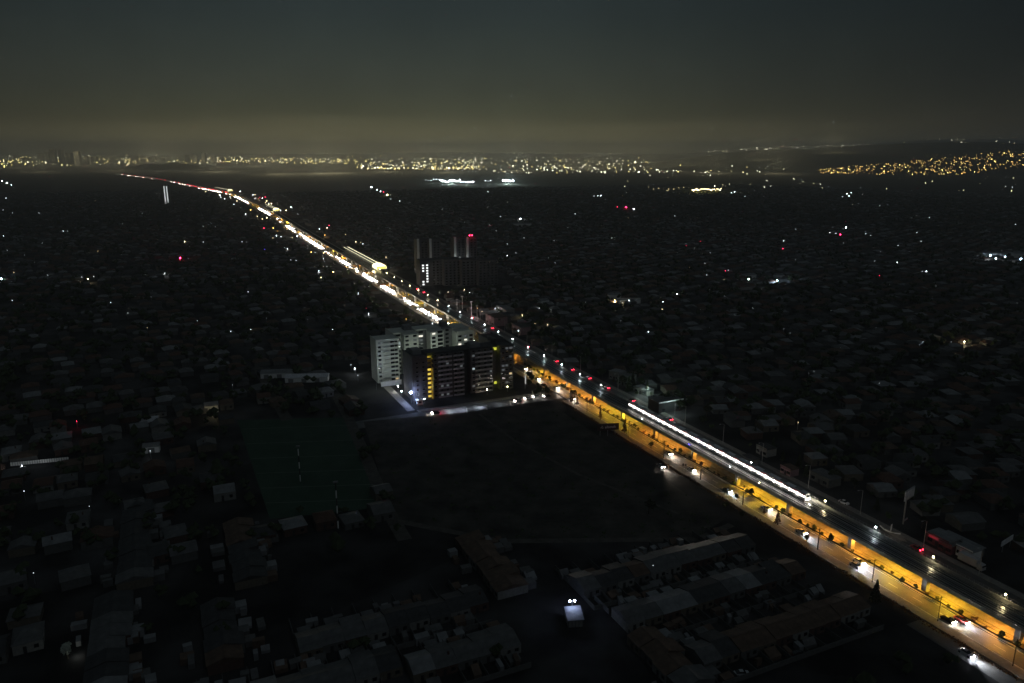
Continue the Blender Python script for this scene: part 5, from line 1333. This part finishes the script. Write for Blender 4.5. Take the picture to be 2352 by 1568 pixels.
for i in range(440):
    x=1880+480*rc.random()**.85; top=394-(x-1880)*.09; bot=399+8*math.sin((x-1880)/480*3.1)*.5
    if x>2250: bot=bot-(x-2250)*.14
    y=rc.uniform(top-4,bot)+ (0 if x<2250 else -3)
    p=on_slope(x,y,HP,3000,9500)
    if p: hp.append((p.x,p.y,p.z+4,p.length*.00030*rc.choice((.45,.7,.9,1,1.4))))
print('hill lights',len(hp),{k:len(v) for k,v in pts.items()})
rc.shuffle(hp)
def lamp_things(L,m,label,group,n):
    cache={}
    for X,Y,Z,r_ in L[:n]:
        k=round(r_*2)/2 or .5
        if k not in cache:
            mb=MB().tube([(0,0,-6-k),(0,0,0)],.3,4); nf=len(mb.f); mb.octa((0,0,k*.6),k); me=mb.mesh('street_lamp'); me.materials.append(M_metal); me.materials.append(m)
            for i,p in enumerate(me.polygons): p.material_index=0 if i<nf else 1
            cache[k]=me
        tag(obj('hillside_lamp',cache[k],None,None,(X,Y,Z)),label,'lamp',group)
    return L[n:]
hp=lamp_things(hp,EF['h'],'orange street lamp on the densely lit hillside to the right','orange lamps on the lit hillside',60)
hp_y=hp[::4]; hp=[q for i,q in enumerate(hp) if i%4]
lights_mass('hillside_lights_pale',hp_y,EF['y'],'scattered paler yellow lights on the distant hillside at the right')
lights_mass('hillside_lights',hp,EF['h'],'dense orange lights covering the distant hillside at the right')
for k,nm,lab in (('y','golden_city_lights','golden lights of the lit districts along the horizon'),('w','white_city_lights','white lights of the lit districts along the horizon'),('d','dim_city_lights','dim yellowish lights of the farthest districts')):
    lights_mass(nm,pts[k],EF[k],lab)
GLOWP=1.35e6
# the light the lit districts throw into the haze: added unseen lamps high over them
for i in range(26):
    x=-60+i*78+rc.uniform(-30,30); y=rc.uniform(362,372); X,Y=at(x,y,70)
    lamp(None,(X,Y,70+ground_z(X,Y)),(1,.86,.48),GLOWP*(1.3 if 300<x<1500 else .7),radius=60)
for x,y in [(1960,396),(2040,392),(2120,390),(2200,384),(2290,376)]:
    p=on_slope(x,y,HP,3000,9500)
    if False: pass
# towers of the far centre at the left
rt2=random.Random(3)
tw=[(12,368,10),(35,366,8),(55,370,7),(92,372,16),(108,374,20),(122,375,26),(140,374,24),(158,376,20),(178,380,26),(200,378,16),(215,372,10),(345,372,9),(372,371,7),(387,370,8),(430,372,14),(447,373,16),(468,374,20),(490,374,12),(508,370,8),(545,368,6)]
for i,(x,y,hpx) in enumerate(tw):
    X,Y=at(x,y); d=math.hypot(X,Y); h=hpx*d/1700; w=8*d/1700*rt2.uniform(.8,1.2)
    lit=x in(178,447,468,12)
    r=thing('office_tower','distant tower block on the left horizon, %s from the left%s'%(ORD[i],' with many lit floors' if lit else ''),'tower block',(X,Y,0),rt2.uniform(-.3,.3),'distant towers on the left horizon')
    obj('wall',MB().box(-w/2,w/2,0,w,-.1,h),M_farw,r); obj('roof',MB().box(-w/2-1,w/2+1,-1,w+1,h,h+3),M_roofslab,r)
    nf=max(3,int(hpx/2.2))
    for f in range(nf):
        for c in range(3):
            if rt2.random()<(.6 if lit else .10):
                fx=-w/2+w*(c+.5)/3; obj('window',MB().box(fx-w*.09,fx+w*.09,-.6,-.05,h*(f+.3)/nf,h*(f+.62)/nf),emit('tower_window_gold',(1,.85,.4),1.1) if rt2.random()<.6 else emit('tower_window_dim',(.9,.9,.6),.5),r)

# ================================================================ HAZE
hz=MB().box(-26000,26000,-1400,26000,-2.0,345)
m=bpy.data.materials.new('haze_volume'); m.use_nodes=True; nt=m.node_tree; nt.nodes.clear()
pv=nt.nodes.new('ShaderNodeVolumePrincipled'); out=nt.nodes.new('ShaderNodeOutputMaterial'); nt.links.new(pv.outputs[0],out.inputs['Volume'])
pv.inputs['Color'].default_value=(.86,.90,.95,1); pv.inputs['Density'].default_value=1.25e-4; pv.inputs['Anisotropy'].default_value=0.2
tag(obj('haze',hz,m),kind='stuff')
bpy.context.view_layer.update()
